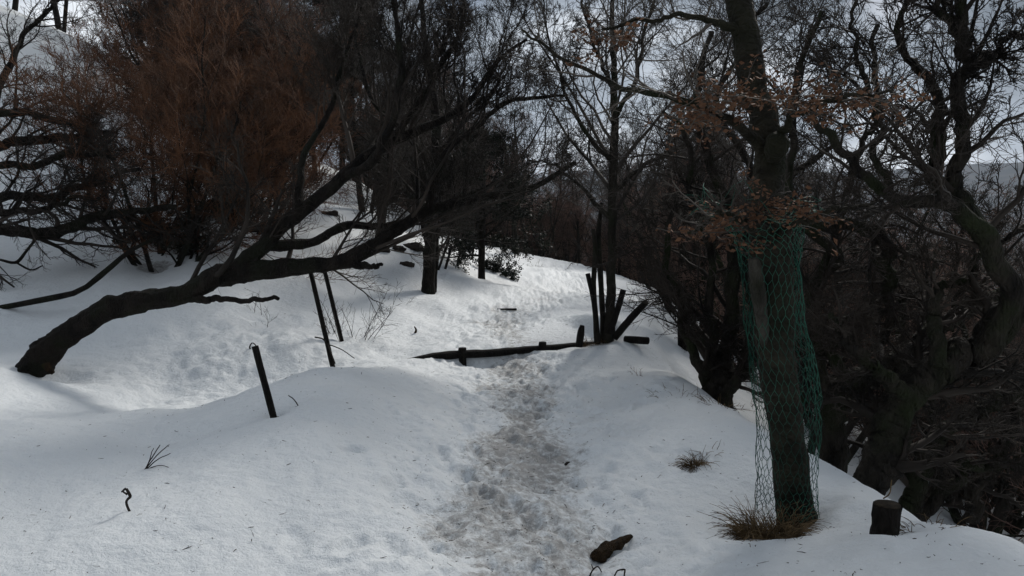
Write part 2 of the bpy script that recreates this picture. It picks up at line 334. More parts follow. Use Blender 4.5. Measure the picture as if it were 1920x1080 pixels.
# footprints
rf = np.random.default_rng(5); nf = 0
def stamp(cx, cy, a, lx, ly, dep, rim):
    i0, i1 = np.searchsorted(xs, [cx-.5, cx+.5]); j0, j1 = np.searchsorted(ys, [cy-.5, cy+.5])
    xx = X[j0:j1, i0:i1]-cx; yy = Y[j0:j1, i0:i1]-cy
    u = (xx*math.cos(a)+yy*math.sin(a))/lx; v = (-xx*math.sin(a)+yy*math.cos(a))/ly; q = np.sqrt(u*u+v*v) + .38*fbm(xx*11+cx*5, yy*11+cy*5, 0, 3, 1)
    Z[j0:j1, i0:i1] += -dep*smooth((1.2-q)/.6) + rim*np.exp(-((q-1.3)/.28)**2)
for k in range(260):
    y = rf.uniform(2.6, 17); y = 2.6 + (y-2.6)*rf.random()**.3
    cx = pathx(y)+rf.normal()*.34
    stamp(cx, y, rf.normal()*.3, rf.uniform(.05, .075), rf.uniform(.12, .16), rf.uniform(.008, .028), rf.uniform(.004, .012))
for k in range(60):      # deeper prints beside the trodden line
    y = rf.uniform(2.8, 9); s_ = rf.choice([-1, 1]); cx = pathx(y) + s_*rf.uniform(.45, 1.3)
    stamp(cx, y, rf.normal()*.5, rf.uniform(.05, .08), rf.uniform(.09, .15), rf.uniform(.008, .03), rf.uniform(.004, .01))
dirt = np.clip(PT*.34 + PW*.10 + .09*fbm(X*2.2, Y*1.6, 0, 3, 21)*PW, 0, .5)*np.clip(1.15-(Y-3)/30, .45, 1)
# bare ground at the foot of stems
def well(px, py, r_, dep, dd=0.):
    global Z, dirt
    q = gp(px, py); d_ = np.hypot(X-q[0], Y-q[1])/r_; d_ = d_ + .2*fbm(X*6, Y*6, 0, 2, 41)
    Z = Z - dep*np.exp(-d_**2); dirt = np.maximum(dirt, dd*smooth((1.2-d_)/.5))
well(1440, 975, .2, .07, .6); well(1490, 955, .2, .07); well(80, 690, .38, .14); well(1125, 634, .22, .03, .6); well(1662, 985, .14, .04, .2)
well(515, 775, .09, .05); well(625, 681, .1, .05); well(641, 641, .1, .05); well(803, 549, .25, .08); well(903, 521, .25, .06); well(290, 492, .3, .1, .5); well(700, 655, .18, .05, .2); well(1305, 862, .09, .03, .4); well(1140, 1020, .12, .03, .1)
Z = Z + .06*np.exp(-(np.hypot(X-gp(1560, 950)[0], Y-gp(1560, 950)[1])/.16)**2)
def zlog(s_): return .055 + .03*np.clip(s_/LLEN, 0, 1)
dL = (X-LOGA[0])*LN[0]+(Y-LOGA[1])*LN[1]; sL = (X-LOGA[0])*LD[0]+(Y-LOGA[1])*LD[1]
ins = (sL > .15) & (sL < LLEN*.80)
vis = .028*fbm(sL*3, 0, 0, 3, 61)
lim = np.where(dL < 0, zlog(sL)-.005+vis + .10*-dL, zlog(sL)+.035+.10*dL)
wt = smooth((sL-.1)/.35)*smooth((LLEN*.84-sL)/.3)*(np.abs(dL) < 1.3)
Z = np.where(wt > 0, Z*(1-wt) + np.minimum(Z, lim)*wt, Z)
Z = np.where((dL > .02) & (dL < .5) & (wt > 0), Z*(1-wt)+np.maximum(Z, zlog(sL)+.01)*wt, Z)
ny, nx = X.shape; idx = np.arange(ny*nx).reshape(ny, nx)
Q = np.stack([idx[:-1, :-1], idx[:-1, 1:], idx[1:, 1:], idx[1:, :-1]], -1).reshape(-1, 4)
me = mesh_np('ground', np.stack([X, Y, Z], -1), Q, None, M['snow'])
for nm, arr in (('dirt', dirt), ('forest', smooth((np.hypot(X, Y)-75)/60))):
    at2 = me.attributes.new(nm, 'FLOAT', 'POINT'); at2.data.foreach_set('value', arr.astype(np.float32).ravel())
tag(link('ground', me), kind='structure')
print('ground verts', ny*nx)
from bisect import bisect_left
def zs(x, y):
    i = min(max(bisect_left(xs, x), 1), nx-1); j = min(max(bisect_left(ys, y), 1), ny-1)
    fx = (x-xs[i-1])/(xs[i]-xs[i-1]); fy = (y-ys[j-1])/(ys[j]-ys[j-1])
    return float((Z[j-1, i-1]*(1-fx)+Z[j-1, i]*fx)*(1-fy)+(Z[j, i-1]*(1-fx)+Z[j, i]*fx)*fy)
def gps(px, py):
    q = gp(px, py); q[2] = zs(q[0], q[1]); return q
# ------------------------------------------------------------------ tree kit
def leaves(mb, P, n, size, r, spread=.03, ti=0.2, flat=.5):
    """n leaves hung along random polylines P"""
    Nn, mpp = P.shape[:2]; i = r.integers(0, Nn, n); x = (ti+(1-ti)*r.random(n))*(mpp-1.001); k = x.astype(int); f = (x-k)[:, None]
    c = P[i, k]*(1-f)+P[i, k+1]*f + r.normal(size=(n, 3))*spread
    d = unit(r.normal(size=(n, 3))*[1, 1, flat]+[0, 0, -.35]); s = unit(np.cross(d, r.normal(size=(n, 3)))); nn = np.cross(d, s)
    L_ = size*(.6+.8*r.random(n))[:, None]; w_ = L_*.28
    V = np.stack([c, c+d*L_*.45+s*w_+nn*L_*.12, c+d*L_, c+d*L_*.45-s*w_+nn*L_*.12, c+d*L_*.5-nn*L_*.05], 1)
    b = np.arange(n)[:, None]*5
    T = np.concatenate([b+[0, 1, 4], b+[1, 2, 4], b+[2, 3, 4], b+[3, 0, 4]])
    mb.add(V, None, T)
def build_tree(seed, stems, levels, kt=7, tm='dark_bark', cm='twig_dark', leaf=None, rough=.0):
    """stems: list of (P, R). levels: dicts for grow. returns list of (part name, mesh)"""
    r = np.random.default_rng(seed); tb = MB(); cb = MB()
    m0 = stems[0][0].shape[0]; P = np.stack([s[0] for s in stems]); R = np.stack([s[1] for s in stems])
    tb.tubes(P, R, kt+3, rough=rough, seed=seed)
    last = P
    for i, lv in enumerate(levels):
        lv = dict(lv); K = lv.pop('K', 3); into = lv.pop('into', 'c')
        P, R = grow(P, R, r=r, **lv); last = P
        (tb if into == 't' else cb).tubes(P, R, K)
    parts = [('trunk', tb.mesh('trunk', M[tm])), ('crown', cb.mesh('crown', M[cm]))]
    if leaf:
        lb = MB(); leaves(lb, last, leaf[0], leaf[1], r, leaf[2]); parts.append((leaf[4], lb.mesh(leaf[4], M[leaf[3]])))
    return parts
def put(parts, name, loc, rz=0, sc_=1., label='', cat='tree', group=None, tilt=(0, 0)):
    e = empty(name, loc, rz); e.scale = (sc_,)*3; e.rotation_euler.x, e.rotation_euler.y = tilt
    for nm, me in parts: link(nm, me, e)
    return tag(e, label, cat, group)
def stems_clump(seed, n, h, lean, r0, m=14, wob=.25, up=.06, spread=.12):
    r = np.random.default_rng(seed); S = []
    for i in range(n):
        a = r.random()*2*math.pi; d = np.array([math.cos(a)*math.sin(lean*r.uniform(.4, 1.3)), math.sin(a)*math.sin(lean*r.uniform(.4, 1.3)), 0]); d[2] = 1; d = unit(d)
        p = np.array([math.cos(a)*spread*r.random(), math.sin(a)*spread*r.random(), -.35]); L_ = h*r.uniform(.7, 1.1); pts = [p]
        for j in range(1, m):
            d = d + wob*.35*r.normal(size=3); d[2] += up; d = unit(d); pts.append(pts[-1]+d*L_/(m-1))
        rr = r0*r.uniform(.6, 1.1); S.append((np.array(pts), rr*(1-.75*np.linspace(0, 1, m)**.9)))
    return S
G = {}
CR = lambda k: [dict(n=7, L=.42, ang=48, m=9, wig=.20, up=.02, rr=.55, K=5, into='t', t0=.22), dict(n=7, L=.5, ang=45, m=7, wig=.17, up=.03, rr=.55, K=4, rmin=.004), dict(n=7, L=.5, ang=42, m=6, wig=.15, up=.04, rr=.55, rmin=.003), dict(n=k, L=.6, ang=42, m=5, wig=.13, up=.03, rr=.6, rmin=.0026)]
G['crooked'] = [build_tree(20+i, stems_clump(50+i, 5, 4.6, .75, .085, wob=.42), CR(3), cm='twig_brown', tm='mossy_bark') for i in range(3)]
G['thicket'] = [build_tree(30+i, stems_clump(60+i, 8, 4.4, .5, .05, wob=.3, up=.07), CR(6), cm='twig_brown', tm='grey_bark') for i in range(2)]
BR = [dict(n=11, L=.5, ang=45, m=9, wig=.20, up=.06, rr=.5, K=4, into='t', t0=.12), dict(n=9, L=.55, ang=38, m=7, wig=.18, up=.07, rr=.55, rmin=.006), dict(n=8, L=.55, ang=36, m=6, wig=.17, up=.07, rr=.6, rmin=.0042, fall=.3), dict(n=4, L=.55, ang=38, m=4, wig=.15, up=.05, rr=.7, rmin=.0034, fall=.3)]
G['broom'] = [build_tree(40+i, stems_clump(70+i, 9, 4.0, 1.15, .05, wob=.3, up=.10, spread=.15), BR, cm='twig_red', tm='dark_bark') for i in range(2)]
G['broomdark'] = [build_tree(46, stems_clump(76, 9, 4.4, .9, .05, wob=.3, up=.10, spread=.15), BR, cm='twig_dark', tm='dark_bark')]
TL = [dict(n=16, L=.36, ang=48, m=9, wig=.13, up=.07, rr=.42, K=5, into='t', t0=.25, rmin=.008), dict(n=8, L=.5, ang=40, m=7, wig=.13, up=.05, rr=.5, rmin=.005), dict(n=7, L=.5, ang=38, m=5, wig=.12, up=.04, rr=.55, rmin=.0035), dict(n=7, L=.55, ang=38, m=4, wig=.1, up=.03, rr=.6, rmin=.0032)]
G['tall'] = [build_tree(80+i, stems_clump(90+i, 2, 8.5, .16, .11, m=18, wob=.13, up=.05), TL, cm='twig_dark', tm='dark_bark') for i in range(2)]
G['fine'] = [build_tree(82+i, stems_clump(92+i, 2, 7.0, .3, .075, m=18, wob=.2, up=.05), [dict(TL[0], n=18, L=.42, t0=.3), dict(TL[1], n=9, L=.55), dict(TL[2], n=8, L=.55), dict(TL[3], n=4, rmin=.0036)], cm='twig_grey', tm='dark_bark') for i in range(2)]
G['tallbrown'] = [build_tree(84, stems_clump(94, 2, 7.5, .2, .10, m=18, wob=.15, up=.05), TL, cm='twig_brown', tm='grey_bark')]
EV = [dict(n=26, L=.33, ang=75, m=7, wig=.10, up=-.02, rr=.4, K=4, into='t', t0=.2, fall=.75, rmin=.006), dict(n=8, L=.5, ang=45, m=5, wig=.1, up=.0, rr=.5, rmin=.004), dict(n=6, L=.5, ang=40, m=4, wig=.1, up=.0, rr=.6, rmin=.003)]
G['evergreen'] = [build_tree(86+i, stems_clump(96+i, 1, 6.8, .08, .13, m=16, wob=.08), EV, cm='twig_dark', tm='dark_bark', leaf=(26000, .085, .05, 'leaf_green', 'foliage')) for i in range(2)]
print('kit done')
R1 = np.random.default_rng(11)
def gen(kind, px=None, py=None, xy=None, s=1., label='', cat='tree', group=None, name='tree', rz=None, v=None, tilt=(0, 0)):
    q = gps(px, py) if px is not None else np.array([xy[0], xy[1], zs(*xy)])
    vs = G[kind]; return put(vs[(R1.integers(len(vs)) if v is None else v)], name, q, R1.random()*6.28 if rz is None else rz, s, label, cat, group, tilt)
# ------------------------------------------------------------------ 1 leaning tree on the left
def hero(name, base, label, limbs, twl, tm, cm, K=16, rough=.10, group=None, seed=1, rs=9., leaf=None, cat='tree', wob=.02):
    """limbs[0] is the trunk; the others are limbs. everything in world space under an Empty at the base"""
    e = empty(name, base); b = np.asarray(base); r = np.random.default_rng(seed); Ps = []; Rs = []
    for i, lb in enumerate(limbs):
        m_ = 150 if i == 0 else 50
        P, R = limb(lb, m_, wob if i else wob*.5); mb = MB(); mb.tubes(P-b, R, K if i == 0 else 10, rough, rs, True, seed+i)
        link('trunk' if i == 0 else 'limb', mb.mesh('limb', M[tm]), e)
        q = np.linspace(0, len(P)-1, 24).astype(int); Ps.append((P-b)[q]); Rs.append(R[q])
    P = np.stack(Ps); R = np.stack(Rs); cb = MB(); last = None
    for i, lv in enumerate(twl):
        lv = dict(lv); kk = lv.pop('K', 4 if i == 0 else 3); sel = lv.pop('sel', None)
        if sel is not None: P, R = P[sel], R[sel]
        P, R = grow(P, R, r=r, **lv); cb.tubes(P, R, kk); last = P
    link('crown', cb.mesh('crown', M[cm]), e)
    if leaf: leaf(e, b, last, r)
    return tag(e, label, cat, group), Ps, Rs
b = gps(72, 684); Y0 = b[1]
TW = [dict(n=15, L=.30, ang=50, m=9, wig=.15, up=.15, lift=.5, rr=.40, rmin=.006, t0=.38, fall=.3, K=5), dict(n=9, L=.52, ang=45, m=7, wig=.15, up=.06, rr=.5, rmin=.004), dict(n=8, L=.55, ang=42, m=5, wig=.13, up=.05, rr=.6, rmin=.003), dict(n=9, L=.5, ang=40, m=4, wig=.12, up=.03, rr=.6, rmin=.0022)]
leaning = [
 [(58,712,Y0+.05,27),(78,668,Y0,25),(130,626,Y0,21),(200,582,Y0,20),(270,565,Y0+.05,19),(350,548,Y0+.1,17),(430,512,Y0+.15,21),(520,502,Y0+.2,16),(640,492,Y0+.3,13),(720,447,Y0+.5,12),(800,398,Y0+.8,10),(900,372,Y0+1.1,7),(1000,350,Y0+1.4,5),(1080,305,Y0+1.6,3)],
 [(420,520,Y0+.15,17),(480,475,Y0+.2,15),(540,415,Y0+.3,13),(640,335,Y0+.5,12),(720,275,Y0+.7,10),(800,235,Y0+.9,8),(880,190,Y0+1.1,6),(930,120,Y0+1.3,4),(990,70,Y0+1.5,2.5)],
 [(350,560,Y0+.05,9),(400,560,Y0,6),(460,563,Y0-.1,5),(524,559,Y0-.2,4)],
 [(500,462,Y0+.25,12),(580,455,Y0+.4,9),(650,425,Y0+.6,8),(740,420,Y0+.9,6),(840,380,Y0+1.1,4),(960,330,Y0+1.4,3)],
 [(640,335,Y0+.5,9),(700,300,Y0+.3,8),(740,200,Y0+.2,7),(752,100,Y0+.2,6),(740,10,Y0+.2,4),(735,-90,Y0,3)],
 [(560,395,Y0+.3,8),(570,300,Y0+.5,6),(620,200,Y0+.7,5),(650,100,Y0+.9,3.5),(690,-30,Y0+1,2)],
 [(740,260,Y0+.7,7),(800,170,Y0+.8,5),(860,60,Y0+1,4),(880,-60,Y0+1.2,2.5)],
 [(640,492,Y0+.3,9),(700,500,Y0+.35,5),(716,494,Y0+.4,3)],
 [(800,400,Y0+.8,8),(830,300,Y0+.7,6),(900,230,Y0+.9,5),(960,190,Y0+1.1,4),(1060,180,Y0+1.3,2.5)]]
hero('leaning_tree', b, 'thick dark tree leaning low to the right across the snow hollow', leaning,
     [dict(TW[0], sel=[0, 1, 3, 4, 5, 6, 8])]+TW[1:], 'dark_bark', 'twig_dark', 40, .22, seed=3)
# ------------------------------------------------------------------ 2 netted beech
b = gps(1490, 958); Yn = b[1]
netted = [
 [(1497,985,Yn+.02,41),(1488,940,Yn,34),(1472,800,Yn,33),(1453,620,Yn+.02,35),(1447,500,Yn+.05,40),(1437,400,Yn+.08,32),(1440,265,Yn+.1,26),(1412,150,Yn+.15,25),(1395,60,Yn+.2,24),(1375,-30,Yn+.25,22),(1345,-160,Yn+.3,19)],
 [(1440,290,Yn+.1,16),(1405,250,Yn-.05,10),(1340,215,Yn-.15,8),(1240,175,Yn-.1,6),(1140,150,Yn+.1,4.5),(1030,90,Yn+.3,3),(980,60,Yn+.4,2)],
 [(1450,280,Yn+.05,14),(1480,230,Yn-.15,7),(1550,190,Yn-.3,5),(1620,175,Yn-.4,4),(1680,170,Yn-.4,2.5)],
 [(1450,440,Yn,12),(1400,420,Yn-.3,7),(1350,400,Yn-.4,5),(1290,430,Yn-.5,3)],
 [(1450,450,Yn,12),(1500,415,Yn-.2,7),(1560,400,Yn-.3,5),(1640,385,Yn-.3,3)],
 [(1400,80,Yn+.2,12),(1330,40,Yn+.1,6),(1230,30,Yn,4),(1130,60,Yn,2.5)]]
def beech_leaves(e, b, last, r):
    for k, (cx, cy, sx, sy, n_, yd) in enumerate([(1480,185,190,22,900,-.3),(1370,215,80,25,260,-.15),(1440,405,85,38,430,-.3),(1350,435,50,16,150,-.4),(1180,60,60,30,150,0),(1290,230,40,20,90,-.1)]):
        n_ = int(n_*1.15); lb = MB(); tw = MB(); nb = max(6, n_//22); S = []
        for i in range(nb):
            s0 = at(cx+r.uniform(-1, 1)*sx*.95, cy+r.normal()*sy*.4, Yn+yd+r.normal()*.12)-b
            d = unit(np.array([r.uniform(-1, 1), r.normal()*.5, r.normal()*.15])); pts = [s0]
            for j in range(5): d = unit(d+r.normal(size=3)*.2); pts.append(pts[-1]+d*.05)
            S.append(pts)
        S = np.array(S); tw.tubes(S, np.full(S.shape[:2], .003), 3); leaves(lb, S, n_, .031, r, .018, 0, .45)
        sp = link('leafy_spray', tw.mesh('leafy_spray', M['twig_grey']), e); link('dry_leaves', lb.mesh('dry_leaves', M['leaf_dry']), sp)
BT = [dict(n=9, L=.34, ang=48, m=8, wig=.13, up=.05, rr=.5, rmin=.004, t0=.25, K=4, fall=.4), dict(n=7, L=.5, ang=42, m=6, wig=.12, up=.03, rr=.55, rmin=.0025), dict(n=5, L=.5, ang=40, m=5, wig=.12, up=.02, rr=.6, rmin=.0016)]
beech, _, _ = hero('beech_tree', b, 'smooth barked tree wrapped in green wire netting, with dry brown leaves, at the path edge', netted, [dict(BT[0], sel=[1, 2, 3, 4, 5])]+BT[1:], 'smooth_bark', 'twig_grey', 44, .06, seed=5, rs=6, leaf=beech_leaves)
# knot and a pale broken stub
kb = MB(); kp, kr = limb([(1452,300,Yn+.0,12),(1456,272,Yn-.06,20),(1450,255,Yn-.04,14)], 14); kb.tubes(kp-b, kr, 14, .2, 12, True); link('knot', kb.mesh('knot', M['smooth_bark']), beech)
kb = MB(); kp, kr = limb([(1436,650,Yn-.02,8),(1426,580,Yn-.075,12),(1417,510,Yn-.10,13),(1412,484,Yn-.11,9)], 16); kb.tubes(kp-b, kr, 14, .12, 12, True); link('broken_stub', kb.mesh('broken_stub', M['pale_wood']), beech)
# the netting
ax, _ = spline([list(at(px, py, Yn))+[rp/F*Yn] for px, py, rp in [(1472,962,58),(1474,900,58),(1478,800,60),(1470,700,64),(1452,600,56),(1448,500,52),(1430,430,58),(1408,378,80)]], 60)
arad = np.interp(np.linspace(0, 7, 60), range(8), [56/F*Yn, 56/F*Yn, 56/F*Yn, 58/F*Yn, 53/F*Yn, 51/F*Yn, 66/F*Yn, 118/F*Yn])
rn = np.random.default_rng(9); NU = 26; cell = 2*math.pi/NU; hgt = np.linalg.norm(ax[-1]-ax[0]); NVr = int(hgt/.047)
def netp(u, v):
    """u angle (rad), v 0..1 height"""
    x = np.clip(v, 0, 1)*59*.9999; i = x.astype(int); f = x-i
    c = ax[i]*(1-f)[:, None]+ax[i+1]*f[:, None]; r_ = arad[i]*(1-f)+arad[i+1]*f
    top = smooth((v-.8)/.2)
    r_ = r_*(1+.17*fbm(np.cos(u)*1.5+2, np.sin(u)*1.5, v*7, 3, 71)+.30*top*fbm(np.cos(u)*3, np.sin(u)*3, v*14, 3, 73))
    return c + np.stack([np.cos(u)*r_, np.sin(u)*r_, -top*.10*fbm(np.cos(u)*2, np.sin(u)*2, v*9, 2, 75)+.012*fbm(np.cos(u)*2, np.sin(u)*2, v*4, 2, 76)], -1)
E = []
for j in range(NVr):
    for i in range(NU):
        u0 = (i+(j % 2)*.5)*cell; v0 = j/NVr; q = 1/NVr
        E += [((u0, v0), (u0, v0+q*.42)), ((u0, v0+q*.42), (u0+cell*.5, v0+q)), ((u0, v0+q*.42), (u0-cell*.5, v0+q))]
E = np.array(E); E = E[rn.random(len(E)) > .03*(E[:, 0, 1] > .8)]
jit = lambda uv: uv
ph = np.round(E*1e4)/1e4
def nodej(uv):
    s = np.stack([vn(np.cos(uv[:, 0])*40, np.sin(uv[:, 0])*40, uv[:, 1]*60, 78), vn(np.cos(uv[:, 0])*40+9, np.sin(uv[:, 0])*40, uv[:, 1]*60, 79)], -1)
    return uv + s*[cell*.2, .2/NVr] + np.stack([.16*vn(np.cos(uv[:, 0])*1.5, np.sin(uv[:, 0])*1.5, uv[:, 1]*7, 80), .012*vn(np.cos(uv[:, 0])*1.5, np.sin(uv[:, 0])*1.5, uv[:, 1]*5, 81)*smooth(uv[:, 1]/.1)], -1)
A0 = nodej(E[:, 0]); A1 = nodej(E[:, 1])
P0 = netp(A0[:, 0], A0[:, 1]); P1 = netp(A1[:, 0], A1[:, 1]); Pm = (P0+P1)/2
nb = MB(); nb.tubes(np.stack([P0, Pm, P1], 1)-ax[0], np.full((len(P0), 3), .0016), 3)
ne = link('wire_netting', nb.mesh('wire_netting', M['net']), None, Vector(ax[0])); tag(ne, 'green hexagonal wire netting wrapped loosely round the tree trunk', 'netting')
# ------------------------------------------------------------------ 3 clump of stems at the log end
b = gps(1132, 634); Yc = b[1]
clump = [
 [(1140,645,Yc,11),(1145,600,Yc,9.5),(1146,520,Yc,8.5),(1148,420,Yc,8),(1150,320,Yc+.05,8),(1152,220,Yc+.1,7),(1150,120,Yc+.15,5.5),(1148,20,Yc+.2,4),(1143,-90,Yc+.2,3)],
 [(1146,300,Yc,5),(1100,250,Yc-.1,4),(1060,170,Yc-.2,3),(1030,80,Yc-.3,2),(1020,0,Yc-.3,1.5)],
 [(1148,360,Yc,5),(1210,310,Yc+.2,4),(1280,270,Yc+.4,3),(1330,190,Yc+.5,2)],
 [(1149,230,Yc,5),(1190,150,Yc-.1,4),(1210,60,Yc-.2,3),(1240,-40,Yc-.2,2)],
 [(1146,410,Yc,5),(1090,350,Yc+.2,3.5),(1040,310,Yc+.3,2.5),(990,300,Yc+.4,1.5)],
 [(1150,170,Yc,4),(1120,100,Yc,3),(1090,0,Yc,2)]]
CT2 = [dict(n=14, L=.40, ang=48, m=8, wig=.13, up=.06, rr=.5, rmin=.004, t0=.2, K=4), dict(n=8, L=.5, ang=42, m=6, wig=.12, up=.04, rr=.55, rmin=.003), dict(n=6, L=.5, ang=40, m=5, wig=.12, up=.03, rr=.6, rmin=.0022), dict(n=5, L=.55, ang=40, m=4, wig=.12, up=.03, rr=.7, rmin=.0024)]
hero('slender_tree', b, 'slender upright tree by the right end of the log step', clump, [dict(CT2[0], n=17, L=.5, t0=.3)]+CT2[1:], 'grey_bark', 'twig_grey', 12, .08, seed=8)
def post(name, rows, label, cat, group=None, mat='wet_wood', K=10, rough=.06, parent=None, rs=14):
    P, R = limb(rows, 14, .0); b_ = P[0].copy(); mb = MB(); mb.tubes(P-b_, R, K, rough, rs, True); o = link(name, mb.mesh(name, M[mat]), parent, Vector(b_))
    if parent is None: tag(o, label, cat, group)
    return o
def trunkpost(rows, label, group=None): return post('sapling', rows, label, 'sapling', group, 'grey_bark', 12, .1)
trunkpost([(1121,650,Yc-.02,6),(1117,600,Yc-.02,5.5),(1113,540,Yc,5),(1116,470,Yc+.05,4.5),(1112,430,Yc+.1,4)], 'leftmost upright stem beside the slender tree at the log end')
trunkpost([(1132,650,Yc+.1,6),(1130,590,Yc+.1,5.5),(1125,500,Yc+.1,5),(1122,440,Yc+.15,5),(1128,380,Yc+.2,3)], 'middle upright stem just left of the slender tree')
post('leaning_post', [(1118,600,Yc-.1,4.5),(1112,560,Yc-.1,4.5),(1102,513,Yc-.12,4.5)], 'short dark cut pole leaning left against the stems', 'post')
post('leaning_post', [(1142,625,Yc-.05,6),(1152,600,Yc-.05,6),(1169,543,Yc-.05,5.5)], 'sawn thick pole leaning right beside the stems', 'post')
post('leaning_post', [(1152,634,Yc-.08,7),(1180,600,Yc,7),(1212,566,Yc+.1,6)], 'long pole leaning far right over the bank', 'post')
post('wooden_stake', [(1086,650,Yc-.35,7),(1089,625,Yc-.35,7),(1092,610,Yc-.35,4)], 'short rough stake standing at the right part of the log step', 'stake')
# log step
Lz = .075
def lp(s, z=0, off=0): q = LOGA+LD*s+LN*off; return [q[0], q[1], z]
lg = MB(); P, R = spline([lp(-.25, -.03)+[.045]]+[lp(q_, float(zlog(q_)))+[.052-.012*q_/LLEN] for q_ in (.3, 1., 1.6, 2.2, LLEN*.78)]+[lp(LLEN*.95, .09)+[.035]], 40, .006); b_ = P[0].copy()
lg.tubes(P-b_, R, 14, .08, 8, True); o = link('log_step', lg.mesh('log_step', M['wet_wood']), None, Vector(b_)); tag(o, 'long dark log laid across the path as a step', 'log')
for s, h_, lb_ in ((.62, .145, 'round peg holding the log step, left of the footpath'), (1.70, .155, 'round peg holding the log step, right of the footpath')):
    q = np.array(lp(s, 0, -.0)); mb = MB(); P, R = spline([[q[0], q[1], -.1, .048], [q[0], q[1], h_-.06, .05], [q[0], q[1], h_, .047]], 10); mb.tubes(P-q, R, 12, .05, 15, True)
    o = link('wooden_peg', mb.mesh('wooden_peg', M['wet_wood']), None, Vector(q)); tag(o, lb_, 'peg')
q0 = at(1172, 636, Yc-.1); q1 = at(1215, 639, Yc-.3); mb = MB(); P, R = spline([list(q0)+[.045], list((q0+q1)/2)+[.05], list(q1)+[.048]], 12); mb.tubes(P-P[0], R, 12, .06, 10, True)
tag(link('cut_log', mb.mesh('cut_log', M['wet_wood']), None, Vector(P[0])), 'blunt log end poking out of the snow right of the leaning poles', 'log')
q0 = gps(933, 578); q1 = gps(968, 577); mb = MB(); P, R = spline([list(q0+[0, 0, .0])+[.016], list((q0+q1)/2+[0, 0, .012])+[.018], list(q1+[0, 0, .02])+[.02]], 10); mb.tubes(P-q0, R, 10, .08, 9, True)
tag(link('log_step', mb.mesh('log_step', M['wet_wood']), None, Vector(q0)), 'small far log step half buried further up the path', 'log')
# ------------------------------------------------------------------ posts
def gpost(px, py, tx, ty, rp, label, dy=0, group='fence posts along the bank'):
    q = gps(px, py); Yb = q[1]; rr_ = rp/F*Yb; top = at(tx, ty, Yb+dy); dn = unit(top-q)
    mb = MB(); P, R = spline([list(q-dn*.15)+[rr_], list(q*.5+top*.5)+[rr_*.97], list(top)+[rr_*.95]], 12); mb.tubes(P-q, R, 12, .05, 16, True)
    return tag(link('fence_post', mb.mesh('fence_post', M['wet_wood']), None, Vector(q)), label, 'post', group)
gpost(514, 775, 478, 649, 6.5, 'short leaning post on the near snow hump')
gpost(624, 681, 583, 512, 4.7, 'tall thin post under the leaning tree, nearer of the pair')
gpost(641, 641, 608, 505, 4.2, 'tall thin post under the leaning tree, farther of the pair')
gpost(822, 507, 843, 446, 2.3, 'leftmost thin post on the far bank beside the double trunk')
gpost(835, 508, 847, 461, 2.5, 'shorter leaning post just right of the leftmost far post')
gpost(857, 498, 869, 447, 2.2, 'thin post midway between the two thick trunks')
gpost(885, 481, 889, 455, 2.0, 'small post touching the crown of the dark evergreen')
gpost(965, 487, 966, 474, 1.6, 'tiny far post on top of the snow bank')
# wire curl on the near post is a loose twig
# ------------------------------------------------------------------ 4 mid trees on the bank
b = gps(803, 549); Yd = b[1]
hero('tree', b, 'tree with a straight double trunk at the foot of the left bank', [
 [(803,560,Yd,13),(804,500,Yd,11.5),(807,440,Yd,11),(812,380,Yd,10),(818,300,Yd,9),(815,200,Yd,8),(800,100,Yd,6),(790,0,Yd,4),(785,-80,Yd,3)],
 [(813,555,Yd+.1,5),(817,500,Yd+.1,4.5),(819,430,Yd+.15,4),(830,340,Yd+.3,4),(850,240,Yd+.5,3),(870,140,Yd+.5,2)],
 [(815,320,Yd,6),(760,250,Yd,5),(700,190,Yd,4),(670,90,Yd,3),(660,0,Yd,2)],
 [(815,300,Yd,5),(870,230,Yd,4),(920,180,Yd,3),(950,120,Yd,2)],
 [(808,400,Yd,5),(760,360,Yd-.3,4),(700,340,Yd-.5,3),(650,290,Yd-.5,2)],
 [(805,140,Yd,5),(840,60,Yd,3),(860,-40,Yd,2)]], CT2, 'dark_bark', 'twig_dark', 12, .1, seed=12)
b = gps(903, 521); Ye = b[1]
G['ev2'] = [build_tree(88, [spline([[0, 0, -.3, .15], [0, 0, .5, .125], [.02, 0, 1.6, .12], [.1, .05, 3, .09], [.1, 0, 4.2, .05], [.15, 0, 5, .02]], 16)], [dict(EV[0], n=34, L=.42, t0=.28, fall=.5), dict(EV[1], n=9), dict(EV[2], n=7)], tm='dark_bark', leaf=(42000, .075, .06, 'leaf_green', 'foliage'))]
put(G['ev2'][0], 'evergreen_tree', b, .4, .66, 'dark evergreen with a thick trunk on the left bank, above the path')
# small dark bush beside it
r2 = np.random.default_rng(77)
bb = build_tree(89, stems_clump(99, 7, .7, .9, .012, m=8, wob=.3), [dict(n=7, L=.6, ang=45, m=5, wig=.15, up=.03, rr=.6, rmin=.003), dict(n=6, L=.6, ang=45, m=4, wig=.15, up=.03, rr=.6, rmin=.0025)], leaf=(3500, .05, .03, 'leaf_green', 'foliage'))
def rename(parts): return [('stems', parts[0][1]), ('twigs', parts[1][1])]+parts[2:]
put(rename(bb), 'evergreen_bush', gps(935, 512), 0, 1.15, 'low dark bush on the snow right of the evergreen trunk', 'bush')
